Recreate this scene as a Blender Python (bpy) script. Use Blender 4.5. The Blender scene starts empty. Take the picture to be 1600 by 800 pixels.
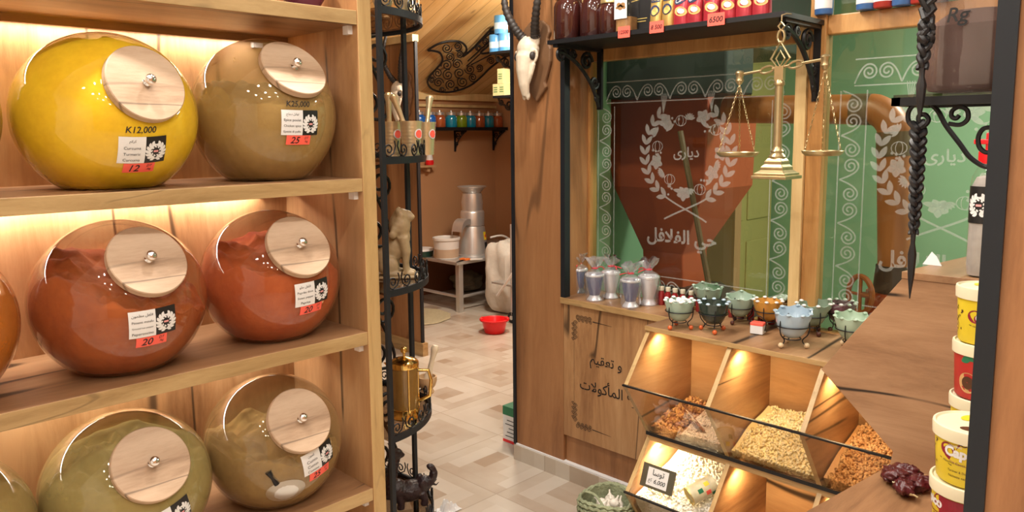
import bpy, math, random
from mathutils import Vector, Matrix, noise
random.seed(7)
S = bpy.context.scene
COL = S.collection
PI = math.pi
V = Vector
# ------------------------------------------------------------------ camera
CF, CPY = 1197.92, 363.38                       # focal length and principal row in pixels of the 1600x800 frame
YAW, PIT, ROL = [math.radians(a) for a in (44.824, 7.2366, 0.56)]
FW = V((math.cos(YAW)*math.cos(PIT), math.sin(YAW)*math.cos(PIT), -math.sin(PIT)))
_r = V((math.sin(YAW), -math.cos(YAW), 0)); _d = FW.cross(_r)
RT = _r*math.cos(ROL) + _d*math.sin(ROL)
DN = -_r*math.sin(ROL) + _d*math.cos(ROL)
EYE = V((0, 0, 1.5))
cd = bpy.data.cameras.new('camera'); cam = bpy.data.objects.new('camera', cd); COL.objects.link(cam)
cd.sensor_width = 36; cd.lens = CF*36/1600; cd.shift_y = (CPY-400)/1600; cd.clip_start = .05
cam.matrix_world = Matrix.Translation(EYE) @ Matrix((RT, -DN, -FW)).transposed().to_4x4()
S.camera = cam
def at(px, py, **k):
    """the point of the place seen at a pixel of the photograph, on the plane x=, y= or z= (or at a depth d=)"""
    v = FW + RT*((px-800)/CF) + DN*((py-CPY)/CF)
    (a, val), = k.items()
    if a == 'd': return EYE + v*val
    i = 'xyz'.index(a)
    return EYE + v*((val-EYE[i])/v[i])
# ------------------------------------------------------------------ world, view and lamps of the rooms, some of them added
S.view_settings.view_transform = 'Standard'; S.view_settings.look = 'None'
S.view_settings.exposure = 0.1; S.view_settings.gamma = 1.0; S.view_settings.use_curve_mapping = False
W = bpy.data.worlds.new('world'); S.world = W; W.use_nodes = True
W.node_tree.nodes['Background'].inputs[0].default_value = (1.0, .86, .72, 1)
W.node_tree.nodes['Background'].inputs[1].default_value = .16
def lamp(name, kind, loc, energy, col, size=.1, size_y=None, target=None, spot=None):
    l = bpy.data.lights.new(name, kind); l.energy = energy; l.color = col
    if kind == 'AREA':
        l.size = size; l.shape = 'DISK' if size_y is None else 'RECTANGLE'
        if size_y is not None: l.size_y = size_y
    else: l.shadow_soft_size = size
    if spot: l.spot_size = spot; l.spot_blend = .6
    o = bpy.data.objects.new(name, l); COL.objects.link(o); o.location = loc
    if target is not None:
        o.rotation_euler = (V(target)-V(loc)).to_track_quat('-Z', 'Y').to_euler()
    return o
WHITE = (1.0, .93, .84); WARM = (1.0, .74, .40)
for x in (-.8, 0, .8, 1.6):
    for y in (-1.1, -.3, .5): lamp('ceiling_downlight', 'AREA', (x, y, 2.94), 8.2, WHITE, .13)
for x in (-.3, .45, 1.2, 1.95): lamp('ceiling_downlight', 'AREA', (x, 1.72, 2.94), 21, WHITE, .11)
for zt in (1.79, 1.349, .922):                   # strips under the shelves, by the back panel
    lamp('shelf_strip_light', 'AREA', (.48, 2.143, zt-.008), 4.4, (1.0, .92, .82), 1.22, .012, target=(.48, 2.10, zt-.5))
lamp('added_room_light', 'AREA', (3.6, 3.6, 2.45), 44, (1.0, .90, .76), .35, target=(3.6, 3.6, 0))  # unseen lamp added to brighten the back room
lamp('added_ceiling_light', 'POINT', (4.35, 3.55, 2.35), 46, (1.0, .90, .74), .09)  # unseen point light added so that the pine ceiling is lit
lamp('added_mill_room_light', 'AREA', (4.2, .4, 2.55), 60, (1.0, .97, .90), .5, target=(4.2, .6, 0))  # unseen lamp added to light the room behind the windows

# ------------------------------------------------------------------ materials
class NT:
    def __init__(s, name):
        s.m = bpy.data.materials.new(name); s.m.use_nodes = True
        s.t = s.m.node_tree; s.t.nodes.clear(); s.out = s.t.nodes.new('ShaderNodeOutputMaterial')
    def n(s, typ, props=None, **ins):
        x = s.t.nodes.new('ShaderNode'+typ)
        for k, v in (props or {}).items(): setattr(x, k, v)
        for k, v in ins.items():
            k = k.replace('_', ' ')
            i = x.inputs[int(k[1:])] if k[0] == 'i' and k[1:].isdigit() else x.inputs[k]
            s.put(i, v)
        return x
    def put(s, i, v):
        if isinstance(v, bpy.types.NodeSocket): s.t.links.new(v, i)
        elif isinstance(v, bpy.types.Node): s.t.links.new(v.outputs[0], i)
        else:
            if isinstance(v, tuple) and len(v) == 3 and i.type == 'RGBA': v = (*v, 1)
            i.default_value = v
    def math(s, op, a, b=0.0, c=None):
        x = s.n('Math', {'operation': op}, i0=a, i1=b)
        if c is not None: s.put(x.inputs[2], c)
        return x.outputs[0]
    def ramp(s, fac, stops):
        x = s.t.nodes.new('ShaderNodeValToRGB'); e = x.color_ramp.elements
        while len(e) < len(stops): e.new(.5)
        for el, (p, c) in zip(e, stops): el.position = p; el.color = (*c, 1) if len(c) == 3 else c
        s.t.links.new(fac, x.inputs[0]); return x.outputs[0]
    def mix(s, fac, a, b, blend='MIX'):
        x = s.n('Mix', {'data_type': 'RGBA', 'blend_type': blend})
        s.put(x.inputs[0], fac); s.put(x.inputs[6], a); s.put(x.inputs[7], b); return x.outputs[2]
    def surf(s, x): s.t.links.new(x.outputs[0], s.out.inputs[0]); return s.m
def mat(name, col, rough=.5, metal=0., var=.12, vs=14., bump=.0, bs=120., spec=.5, emit=None, coat=0.):
    t = NT(name); g = t.n('TexCoord').outputs['Object']
    nz = t.n('TexNoise', Vector=g, Scale=vs, Detail=4.)
    c = t.mix(nz.outputs[0], tuple(x*(1-var) for x in col), tuple(min(1, x*(1+var)) for x in col))
    p = t.n('BsdfPrincipled', Base_Color=c, Roughness=rough, Metallic=metal)
    p.inputs['Specular IOR Level'].default_value = spec; p.inputs['Coat Weight'].default_value = coat
    if bump:
        b = t.n('Bump', Strength=bump, Distance=.01, Height=t.n('TexNoise', Vector=g, Scale=bs, Detail=3.).outputs[0])
        t.t.links.new(b.outputs[0], p.inputs['Normal'])
    if emit: p.inputs['Emission Color'].default_value = (*emit[0], 1); p.inputs['Emission Strength'].default_value = emit[1]
    return t.surf(p)
def wood(name, c1, c2, c3, axis='z', sc=1., crack=.6, rough=.42, knot=.5, seed=0., coord='pos'):
    """laminate boards: long streaks along the grain, dark winding cracks, knots"""
    t = NT(name)
    g = t.n('NewGeometry').outputs['Position'] if coord == 'pos' else t.n('TexCoord').outputs['Object']
    lo, hi = 1.0*sc, 7.5*sc
    s = {'x': (lo, hi, hi), 'y': (hi, lo, hi), 'z': (hi, hi, lo)}[axis]
    mp = t.n('Mapping', Vector=g, Scale=s, Location=(seed, seed*.7, seed*1.3)).outputs[0]
    warp = t.n('TexNoise', Vector=mp, Scale=.5, Detail=2.)
    wv = t.n('VectorMath', {'operation': 'MULTIPLY_ADD'}, i0=warp.outputs['Color'], i1=(1.6, 1.6, 1.6), i2=mp).outputs[0]
    a = t.n('TexNoise', Vector=wv, Scale=.9, Detail=3., Roughness=.55).outputs[0]
    fine = t.n('TexNoise', Vector=wv, Scale=9., Detail=5., Roughness=.7).outputs[0]
    f = t.math('MULTIPLY_ADD', fine, .28, t.math('MULTIPLY', a, .86))
    c = t.ramp(f, [(.36, c3), (.54, c2), (.74, c1)])
    k = t.n('TexVoronoi', Vector=mp, Scale=.55)
    kd = t.ramp(k.outputs['Distance'], [(.0, (1, 1, 1)), (.16, (.55, .55, .55)), (.34, (0, 0, 0))])
    c = t.mix(t.math('MULTIPLY', kd, knot), c, tuple(x*.42 for x in c3))
    cn = t.n('TexNoise', Vector=wv, Scale=.42, Detail=1.5).outputs[0]
    d = t.math('ABSOLUTE', t.math('SUBTRACT', cn, .5))
    ln = t.ramp(d, [(.0, (1, 1, 1)), (.004, (.95, .95, .95)), (.0125, (0, 0, 0))])
    mk = t.ramp(t.n('TexNoise', Vector=g, Scale=2.3*sc, Detail=0.).outputs[0], [(.42, (0, 0, 0)), (.50, (1, 1, 1))])
    c = t.mix(t.math('MULTIPLY', t.math('MULTIPLY', ln, mk), crack), c, (.018, .009, .005))
    p = t.n('BsdfPrincipled', Base_Color=c, Roughness=rough)
    b = t.n('Bump', Strength=.12, Distance=.004, Height=fine); t.t.links.new(b.outputs[0], p.inputs['Normal'])
    return t.surf(p)
def glass(name, tint=(1, 1, 1), rough=.02, ior=1.45, dust=None, amount=0., gain=1.):
    t = NT(name); fr = t.math('MULTIPLY', t.n('Fresnel', IOR=ior).outputs[0], t.math('SUBTRACT', 1., t.n('NewGeometry').outputs['Backfacing']))
    if gain != 1: fr = t.math('MULTIPLY', fr, gain)
    base = t.n('BsdfTransparent', Color=tint)
    if dust:
        nz = t.n('TexNoise', Vector=t.n('TexCoord').outputs['Object'], Scale=6., Detail=5., Roughness=.65).outputs[0]
        fac = t.math('MULTIPLY', t.ramp(nz, [(.3, (.55, .55, .55)), (.7, (1, 1, 1))]), amount)
        base = t.n('MixShader', i0=fac, i1=base, i2=t.n('BsdfDiffuse', Color=dust))
    return t.surf(t.n('MixShader', i0=fr, i1=base, i2=t.n('BsdfGlossy', Color=(1, 1, 1), Roughness=rough)))
def powder(name, col, dark):
    t = NT(name); g = t.n('TexCoord').outputs['Object']
    a = t.n('TexNoise', Vector=g, Scale=9., Detail=6., Roughness=.65).outputs[0]
    c = t.ramp(a, [(.34, dark), (.6, col)])
    p = t.n('BsdfPrincipled', Base_Color=c, Roughness=.95)
    b = t.n('Bump', Strength=.35, Distance=.006, Height=t.n('TexNoise', Vector=g, Scale=60., Detail=4.).outputs[0])
    t.t.links.new(b.outputs[0], p.inputs['Normal']); return t.surf(p)
L = {}
G1, G2, G3 = (.60, .36, .175), (.44, .235, .10), (.24, .105, .04)
L['panel_z'] = wood('golden_oak_upright', G1, G2, G3, 'z', 1.15, .8)
L['panel_x'] = wood('golden_oak_long', G1, G2, G3, 'x', 1.0, .8, seed=3.1)
L['panel_y'] = wood('golden_oak_counter', G1, G2, G3, 'y', 1.0, .95, seed=5.3)
L['pillar'] = wood('red_oak_pillar', (.45, .225, .095), (.34, .152, .058), (.18, .072, .027), 'z', .9, .5, seed=1.7)
L['brown_y'] = wood('brown_oak_block', (.48, .285, .155), (.37, .205, .105), (.22, .11, .052), 'y', 1.25, 1., seed=8.2, rough=.38)
L['shelf_top'] = wood('brown_oak_shelf', (.44, .25, .125), (.30, .155, .072), (.15, .07, .032), 'x', 1., .9, seed=2.2)
L['edge'] = wood('oak_edge_band', (.52, .36, .17), (.42, .275, .12), (.28, .17, .066), 'x', 3.2, .35, knot=0)
L['edge_z'] = wood('oak_edge_upright', (.58, .40, .18), (.50, .33, .14), (.38, .235, .09), 'z', 3.2, .15, knot=0)
L['edge_y'] = wood('oak_edge_cross', (.55, .36, .16), (.45, .28, .115), (.30, .17, .066), 'y', 3.2, .25, knot=0)
L['pine'] = wood('pine_frame', (.56, .31, .11), (.44, .215, .066), (.27, .115, .033), 'z', 1.6, .2, rough=.33, knot=.6)
L['pine_y'] = wood('pine_rail', (.56, .31, .11), (.44, .215, .066), (.27, .115, .033), 'y', 1.6, .2, rough=.33, knot=.5)
L['batten'] = wood('pale_batten', (.78, .60, .30), (.70, .50, .23), (.55, .37, .15), 'z', 1.6, 0, knot=.3)
L['lid'] = wood('pale_lid_wood', (.58, .42, .29), (.46, .31, .20), (.26, .155, .09), 'x', 2.2, .55, rough=.5, knot=.25, coord='obj')
L['black'] = mat('black_iron', (.012, .012, .014), .45, .3)
L['angle'] = mat('black_angle_iron', (.011, .014, .019), .5, .2)
L['chrome'] = mat('chrome', (.85, .85, .86), .08, 1.)
L['steel'] = mat('brushed_steel', (.68, .68, .67), .34, .75, bump=.02)
L['brass'] = mat('aged_brass', (.62, .47, .23), .28, 1., var=.2)
L['gold'] = mat('polished_brass', (.80, .56, .18), .15, 1.)
L['champagne'] = mat('champagne_metal', (.86, .75, .50), .30, .8, var=.15)
L['white'] = mat('white_paper', (.80, .80, .80), .5, var=.03)
L['ink'] = mat('black_ink', (.01, .01, .011), .55)
L['blackpaper'] = mat('black_paper', (.012, .012, .013), .4)
L['redtag'] = mat('red_price_tag', (.95, .13, .09), .55, var=.04)
L['pink'] = mat('pink_print', (.80, .36, .36), .5)
L['orange_wall'] = mat('tan_plaster', (.49, .26, .125), .62, var=.06, vs=4, bump=.05, bs=40)
L['foot_band'] = mat('brown_foot_band', (.20, .075, .032), .55, var=.1, vs=4)  # darker brown band along the foot of the walls
L['green_wall'] = mat('green_plaster', (.25, .43, .26), .6, var=.06, vs=3)
L['ceiling'] = mat('white_ceiling', (.72, .68, .62), .8)
L['clear'] = glass('clear_glass')
L['pane'] = glass('window_glass', (.84, .90, .84), .01, 1.5)
L['smoke'] = glass('bin_glass', (.80, .76, .70), .02, 1.5)
L['bag'] = glass('cellophane', (.93, .93, .95), .12, 1.6, dust=(.85, .85, .88), amount=.17, gain=1.8)
def frosted():
    t = NT('etched_frost')
    return t.surf(t.n('MixShader', i0=.34, i1=t.n('BsdfTransparent'), i2=t.n('BsdfDiffuse', Color=(.60, .63, .60))))
L['frost'] = frosted()
def tiles():
    """beige floor tiles printed with nested timber strips"""
    t = NT('floor_tiles'); g = t.n('NewGeometry').outputs['Position']
    mp = t.n('Mapping', Vector=g, Scale=(2.2, 2.2, 2.2), Location=(.33, .12, 0)).outputs[0]
    xyz = t.n('SeparateXYZ', Vector=mp); X, Y = xyz.outputs[0], xyz.outputs[1]
    u = t.math('SUBTRACT', t.math('FRACT', X), .5); v = t.math('SUBTRACT', t.math('FRACT', Y), .5)
    au, av = t.math('ABSOLUTE', u), t.math('ABSOLUTE', v)
    m = t.math('MAXIMUM', au, av)
    ring = t.math('FLOOR', t.math('MULTIPLY', m, 5.6))
    hi = t.math('DIVIDE', ring, 5.6); lo = t.math('MULTIPLY', hi, -1.)
    gt = lambda a, b: t.math('GREATER_THAN', a, b)
    c1 = t.math('MULTIPLY', gt(v, hi), gt(hi, u)); c2 = t.math('MULTIPLY', gt(u, hi), gt(v, lo)); c3 = t.math('MULTIPLY', gt(lo, v), gt(u, lo))
    side = t.math('ADD', c1, t.math('ADD', t.math('MULTIPLY', c2, 2.), t.math('MULTIPLY', c3, 3.)))
    key = t.math('MULTIPLY_ADD', ring, 3.7, t.math('MULTIPLY', side, 1.9))
    cell = t.n('CombineXYZ', X=t.math('FLOOR', X), Y=t.math('FLOOR', Y), Z=key)
    wn = t.n('TexWhiteNoise', {'noise_dimensions': '3D'}, Vector=cell).outputs['Value']
    soft = t.n('TexNoise', Vector=g, Scale=5., Detail=5.).outputs[0]
    f = t.math('MULTIPLY_ADD', wn, .34, t.math('MULTIPLY', soft, .42))
    f = t.math('ADD', f, t.math('MULTIPLY', t.math('GREATER_THAN', ring, .5), .24))
    c = t.ramp(f, [(.2, (.40, .30, .215)), (.42, (.48, .395, .31)), (.62, (.57, .50, .415)), (.85, (.63, .57, .49))])
    grout = t.ramp(m, [(.4925, (0, 0, 0)), (.4955, (1, 1, 1))])
    c = t.mix(t.math('MULTIPLY', grout, .55), c, (.36, .29, .22))
    p = t.n('BsdfPrincipled', Base_Color=c, Roughness=.24)
    return t.surf(p)
L['floor'] = tiles()
def planks():
    """knotty pine boards running up the slope of the attic ceiling"""
    t = NT('pine_planks'); g = t.n('NewGeometry').outputs['Position']
    x = t.n('SeparateXYZ', Vector=g).outputs[0]
    px = t.math('MULTIPLY', x, 8.5)
    fr = t.math('ABSOLUTE', t.math('SUBTRACT', t.math('FRACT', px), .5))
    mp = t.n('Mapping', Vector=g, Scale=(9, 1.2, 1.2)).outputs[0]
    wn = t.n('TexWhiteNoise', {'noise_dimensions': '1D'}, W=t.math('FLOOR', px)).outputs['Value']
    a = t.n('TexNoise', Vector=mp, Scale=1.4, Detail=5., Roughness=.6).outputs[0]
    f = t.math('MULTIPLY_ADD', wn, .3, t.math('MULTIPLY', a, .75))
    c = t.ramp(f, [(.28, (.46, .27, .095)), (.5, (.64, .42, .17)), (.75, (.74, .54, .26))])
    k = t.n('TexVoronoi', Vector=t.n('Mapping', Vector=g, Scale=(5.5, 2.6, 2.6)).outputs[0], Scale=1.)
    kd = t.ramp(k.outputs['Distance'], [(.0, (1, 1, 1)), (.07, (.8, .8, .8)), (.13, (0, 0, 0))])
    c = t.mix(kd, c, (.17, .065, .02))
    gr = t.ramp(fr, [(.47, (0, 0, 0)), (.49, (1, 1, 1))])
    c = t.mix(t.math('MULTIPLY', gr, .8), c, (.16, .08, .03))
    return t.surf(t.n('BsdfPrincipled', Base_Color=c, Roughness=.45))
L['planks'] = planks()

# ------------------------------------------------------------------ mesh helpers
class MB:
    def __init__(s): s.v = []; s.f = []; s.m = []
    def add(s, vs, fs, mi=0):
        o = len(s.v); s.v += [V(p) for p in vs]
        s.f += [[i+o for i in f] for f in fs]; s.m += [mi]*len(fs); return s
    def box(s, lo, hi, mi=0, faces=None, M=None):
        """faces: material by side, keys -x +x -y +y -z +z"""
        x0, y0, z0 = lo; x1, y1, z1 = hi
        vs = [V(p) for p in ((x0,y0,z0),(x1,y0,z0),(x1,y1,z0),(x0,y1,z0),(x0,y0,z1),(x1,y0,z1),(x1,y1,z1),(x0,y1,z1))]
        if M is not None: vs = [M @ p for p in vs]
        s.add(vs, [(0,3,2,1),(4,5,6,7),(0,1,5,4),(2,3,7,6),(0,4,7,3),(1,2,6,5)], mi)
        if faces:
            for i, k in enumerate(('-z','+z','-y','+y','-x','+x')):
                if k in faces: s.m[len(s.m)-6+i] = faces[k]
        return s
    def tube(s, path, r, seg=8, mi=0, closed=False, cap=True):
        P = [V(p) for p in path]; n = len(P)
        R = r if isinstance(r, (list, tuple)) else [r]*n
        up = None; rings = []
        for i in range(n):
            if closed: t = P[(i+1) % n]-P[i-1]
            else: t = P[min(i+1, n-1)]-P[max(i-1, 0)]
            t = t.normalized() if t.length > 1e-9 else V((0, 0, 1))
            if up is None: up = t.orthogonal().normalized()
            up = (up - t*up.dot(t))
            up = up.normalized() if up.length > 1e-6 else t.orthogonal().normalized()
            b = t.cross(up)
            rings.append([P[i]+(up*math.cos(a)+b*math.sin(a))*R[i] for a in (2*PI*k/seg for k in range(seg))])
        vs = [p for q in rings for p in q]; fs = []
        for i in range(n if closed else n-1):
            j = (i+1) % n
            for k in range(seg):
                l = (k+1) % seg; fs.append((i*seg+k, i*seg+l, j*seg+l, j*seg+k))
        if cap and not closed: fs += [tuple(range(seg-1, -1, -1)), tuple((n-1)*seg+k for k in range(seg))]
        return s.add(vs, fs, mi)
    def lathe(s, prof, c=(0, 0, 0), seg=32, mi=0, M=None, fn=None, a0=0., a1=2*PI):
        c = V(c); vs = []; fs = []; n = len(prof); full = abs(a1-a0-2*PI) < 1e-6
        m = seg if full else seg+1
        for k in range(m):
            a = a0+(a1-a0)*k/seg
            for j, (r, z) in enumerate(prof):
                q = fn(r, a, z, j) if fn else (r, z)
                p = V((q[0]*math.cos(a), q[0]*math.sin(a), q[1])); vs.append(c + (M @ p if M is not None else p))
        for k in range(seg):
            l = (k+1) % m
            for j in range(n-1): fs.append((k*n+j, l*n+j, l*n+j+1, k*n+j+1))
        if full:
            if prof[0][0] > 1e-6: fs.append(tuple(k*n for k in range(m-1, -1, -1)))
            if prof[-1][0] > 1e-6: fs.append(tuple(k*n+n-1 for k in range(m)))
        return s.add(vs, fs, mi)
    def prism(s, poly, a, b, fn, mi=0, mi_edge=None):
        n = len(poly); vs = [fn(u, v, a) for u, v in poly]+[fn(u, v, b) for u, v in poly]
        s.add(vs, [tuple(range(n-1, -1, -1)), tuple(range(n, 2*n))], mi)
        o = len(s.v)-2*n
        for i in range(n):
            s.f.append([o+i, o+(i+1) % n, o+n+(i+1) % n, o+n+i]); s.m.append(mi if mi_edge is None else mi_edge)
        return s
    def sph(s, c, r, seg=16, rings=10, mi=0, M=None, fn=None):
        if not isinstance(r, (tuple, list)): r = (r, r, r)
        c = V(c); vs = []; fs = []
        for i in range(rings+1):
            th = PI*i/rings
            for k in range(seg):
                ph = 2*PI*k/seg
                p = V((math.sin(th)*math.cos(ph)*r[0], math.sin(th)*math.sin(ph)*r[1], math.cos(th)*r[2]))
                if fn: p = fn(p)
                vs.append(c+(M @ p if M is not None else p))
        for i in range(rings):
            for k in range(seg):
                l = (k+1) % seg; fs.append((i*seg+k, (i+1)*seg+k, (i+1)*seg+l, i*seg+l))
        return s.add(vs, fs, mi)
    def grid(s, fn, nu, nv, mi=0):
        vs = [fn(i/nu, j/nv) for j in range(nv+1) for i in range(nu+1)]
        return s.add(vs, [(j*(nu+1)+i, j*(nu+1)+i+1, (j+1)*(nu+1)+i+1, (j+1)*(nu+1)+i) for j in range(nv) for i in range(nu)], mi)
    def flat(s, shape, fn, mi=0):
        vs, fs = shape; return s.add([fn(u, v) for u, v in vs], fs, mi)
    def build(s, name, mats, parent=None, smooth=True, world=False, bevel=0, remesh=0, loc=None, sub=0, ang=40):
        if parent is not None and world:
            o = V((0, 0, 0)); q = parent
            while q is not None: o = o+q.location; q = q.parent
            vs = [p-o for p in s.v]
        elif loc is not None: vs = [p-V(loc) for p in s.v]
        else: vs = s.v
        me = bpy.data.meshes.new(name); me.from_pydata([tuple(p) for p in vs], [], s.f)
        for m in (mats if isinstance(mats, (list, tuple)) else [mats]): me.materials.append(L[m] if isinstance(m, str) else m)
        me.polygons.foreach_set('material_index', s.m)
        me.validate(); me.update()
        if smooth:
            me.polygons.foreach_set('use_smooth', [True]*len(me.polygons)); me.set_sharp_from_angle(angle=math.radians(ang))
        ob = bpy.data.objects.new(name, me); COL.objects.link(ob)
        if parent is not None: ob.parent = parent
        if loc is not None: ob.location = loc
        if bevel:
            b = ob.modifiers.new('bevel', 'BEVEL'); b.width = bevel; b.segments = 2; b.limit_method = 'ANGLE'
        if remesh:
            r = ob.modifiers.new('remesh', 'REMESH'); r.mode = 'VOXEL'; r.voxel_size = remesh; r.use_smooth_shade = True
            q = ob.modifiers.new('smooth', 'SMOOTH'); q.factor = .5; q.iterations = 3
        if sub:
            q = ob.modifiers.new('sub', 'SUBSURF'); q.levels = q.render_levels = sub
        return ob
    def solo(s, name, mats, label=None, cat=None, group=None, kind=None, **k):
        lo = [min(p[i] for p in s.v) for i in range(3)]; hi = [max(p[i] for p in s.v) for i in range(3)]
        return tag(s.build(name, mats, loc=((lo[0]+hi[0])/2, (lo[1]+hi[1])/2, lo[2]), **k), label, cat, group, kind)
def tag(o, label=None, cat=None, group=None, kind=None):
    for k, v in (('label', label), ('category', cat), ('group', group), ('kind', kind)):
        if v: o[k] = v
    return o
def thing(name, label, cat, loc=(0, 0, 0), rz=0., group=None, scale=1.):
    o = bpy.data.objects.new(name, None); COL.objects.link(o); o.empty_display_size = .05
    o.location = loc; o.rotation_euler = (0, 0, rz); o.scale = (scale,)*3
    return tag(o, label, cat, group)
def dup(root, loc, rz=None, label=None, group=None, scale=None, mats=None):
    """copy of a thing with copies of its parts and sub-parts; mats: {part name: material} for parts of another colour"""
    def cp(o, par):
        c = o.copy(); COL.objects.link(c); c.parent = par
        base = o.name.split('.')[0]
        if mats and base in mats and o.data:
            c.data = o.data.copy(); c.data.materials[0] = mats[base]
        for ch in o.children: cp(ch, c)
        return c
    r = cp(root, None); r.location = loc
    if rz is not None: r.rotation_euler = (0, 0, rz)
    if label: r['label'] = label
    if group: r['group'] = group
    if scale: r.scale = (scale,)*3
    return r
def struct(mb, name, mats, **k): return mb.solo(name, mats, kind='structure', **k)
# flat shapes ------------------------------------------------------
_tx = {}
FORMS = {'ا': (0xFE8D, 2), 'أ': (0xFE83, 2), 'ب': (0xFE8F, 4), 'ة': (0xFE93, 2), 'ت': (0xFE95, 4), 'ج': (0xFE9D, 4), 'ح': (0xFEA1, 4), 'د': (0xFEA9, 2), 'ر': (0xFEAD, 2),
         'س': (0xFEB1, 4), 'ض': (0xFEBD, 4), 'ط': (0xFEC1, 4), 'ع': (0xFEC9, 4), 'غ': (0xFECD, 4), 'ف': (0xFED1, 4), 'ق': (0xFED5, 4), 'ك': (0xFED9, 4), 'ل': (0xFEDD, 4), 'م': (0xFEE1, 4),
         'ن': (0xFEE5, 4), 'ه': (0xFEE9, 4), 'و': (0xFEED, 2), 'ى': (0xFEEF, 2), 'ي': (0xFEF1, 4), '\u0644\u0627': (0xFEFB, 2)}
def arabic(t):
    ls = []; i = 0
    while i < len(t):
        if t[i:i+2] == '\u0644\u0627': ls.append(t[i:i+2]); i += 2
        else: ls.append(t[i]); i += 1
    out = []
    for i, c in enumerate(ls):
        if c not in FORMS: out.append(c); continue
        b, n = FORMS[c]
        pj = i > 0 and ls[i-1] in FORMS and FORMS[ls[i-1]][1] == 4
        nj = i+1 < len(ls) and ls[i+1] in FORMS and n == 4
        out.append(chr(b + (3 if pj and nj else 1 if pj else 2 if nj else 0)))
    return ''.join(reversed(out))
def text(body, width=None, height=None, shear=0., bold=0., ar=False):
    """centred flat lettering as (verts, faces) in its own plane"""
    if ar: body = arabic(body)
    key = (body, shear, bold)
    if key not in _tx:
        c = bpy.data.curves.new('lettering', 'FONT'); c.body = body; c.size = 1; c.shear = shear; c.offset = bold; c.resolution_u = 3
        c.align_x = 'LEFT'; c.fill_mode = 'FRONT'
        o = bpy.data.objects.new('lettering', c); COL.objects.link(o)
        dg = bpy.context.evaluated_depsgraph_get(); me = bpy.data.meshes.new_from_object(o.evaluated_get(dg))
        vs = [(p.co.x, p.co.y) for p in me.vertices]; fs = [tuple(p.vertices) for p in me.polygons]
        bpy.data.objects.remove(o); bpy.data.curves.remove(c); bpy.data.meshes.remove(me); _tx[key] = (vs, fs)
    vs, fs = _tx[key]
    if not vs: return [], []
    x0, x1 = min(p[0] for p in vs), max(p[0] for p in vs); y0, y1 = min(p[1] for p in vs), max(p[1] for p in vs)
    k = min((width or 9e9)/(x1-x0), (height or 9e9)/(y1-y0))
    return [((x-(x0+x1)/2)*k, (y-(y0+y1)/2)*k) for x, y in vs], fs
def move(sh, du=0., dv=0., rot=0., k=1., flip=False):
    c, s_ = math.cos(rot), math.sin(rot)
    return [((-u if flip else u)*k*c-v*k*s_+du, (-u if flip else u)*k*s_+v*k*c+dv) for u, v in sh[0]], [tuple(reversed(f)) if flip else f for f in sh[1]]
def rect(w, h, nu=1, nv=1):
    vs = [(-w/2+w*i/nu, -h/2+h*j/nv) for j in range(nv+1) for i in range(nu+1)]
    return vs, [(j*(nu+1)+i, j*(nu+1)+i+1, (j+1)*(nu+1)+i+1, (j+1)*(nu+1)+i) for j in range(nv) for i in range(nu)]
def disc(rx, ry=None, n=16):
    ry = ry or rx; return [(rx*math.cos(2*PI*k/n), ry*math.sin(2*PI*k/n)) for k in range(n)], [tuple(range(n))]
def leaf(l, w, n=8):
    """pointed leaf from (0,0) to (l,0)"""
    up = [(l*i/n, w/2*math.sin(PI*i/n)**.8 if 0 < i < n else 0) for i in range(n+1)]
    dn = [(u, -v) for u, v in up[-2:0:-1]]; p = up+dn; return p, [tuple(range(len(p)))]
def ribbon(path, w):
    vs = []; n = len(path)
    for i in range(n):
        a = path[max(i-1, 0)]; b = path[min(i+1, n-1)]; dx, dy = b[0]-a[0], b[1]-a[1]; l = math.hypot(dx, dy) or 1
        ww = w[i] if isinstance(w, list) else w
        vs += [(path[i][0]-dy/l*ww/2, path[i][1]+dx/l*ww/2), (path[i][0]+dy/l*ww/2, path[i][1]-dx/l*ww/2)]
    return vs, [(2*i, 2*i+1, 2*i+3, 2*i+2) for i in range(n-1)]
def spiral(c, r0, r1, a0, turns, n=22):
    return [(c[0]+(r0+(r1-r0)*i/n)*math.cos(a0+2*PI*turns*i/n), c[1]+(r0+(r1-r0)*i/n)*math.sin(a0+2*PI*turns*i/n)) for i in range(n+1)]
def bez(p0, p1, p2, p3, n=12):
    return [tuple(p0[k]*(1-t)**3+3*p1[k]*t*(1-t)**2+3*p2[k]*t*t*(1-t)+p3[k]*t**3 for k in range(len(p0))) for t in (i/n for i in range(n+1))]
def smooth_path(pts, n=6, closed=False):
    P = [V(p) for p in pts]; m = len(P); out = []
    for i in range(m if closed else m-1):
        a, b, c, d = (P[(i-1) % m], P[i], P[(i+1) % m], P[(i+2) % m]) if closed else (P[max(i-1, 0)], P[i], P[i+1], P[min(i+2, m-1)])
        for k in range(n):
            t = k/n; out.append(.5*((2*b)+(c-a)*t+(2*a-5*b+4*c-d)*t*t+(3*b-a-3*c+d)*t**3))
    if not closed: out.append(P[-1])
    return out
def plane(o, U, Vv, eps=0.):
    o, U, Vv = V(o), V(U), V(Vv); N = U.cross(Vv).normalized()*eps
    return lambda u, v, e=0.: o+U*u+Vv*v+N*(1+e)

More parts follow.
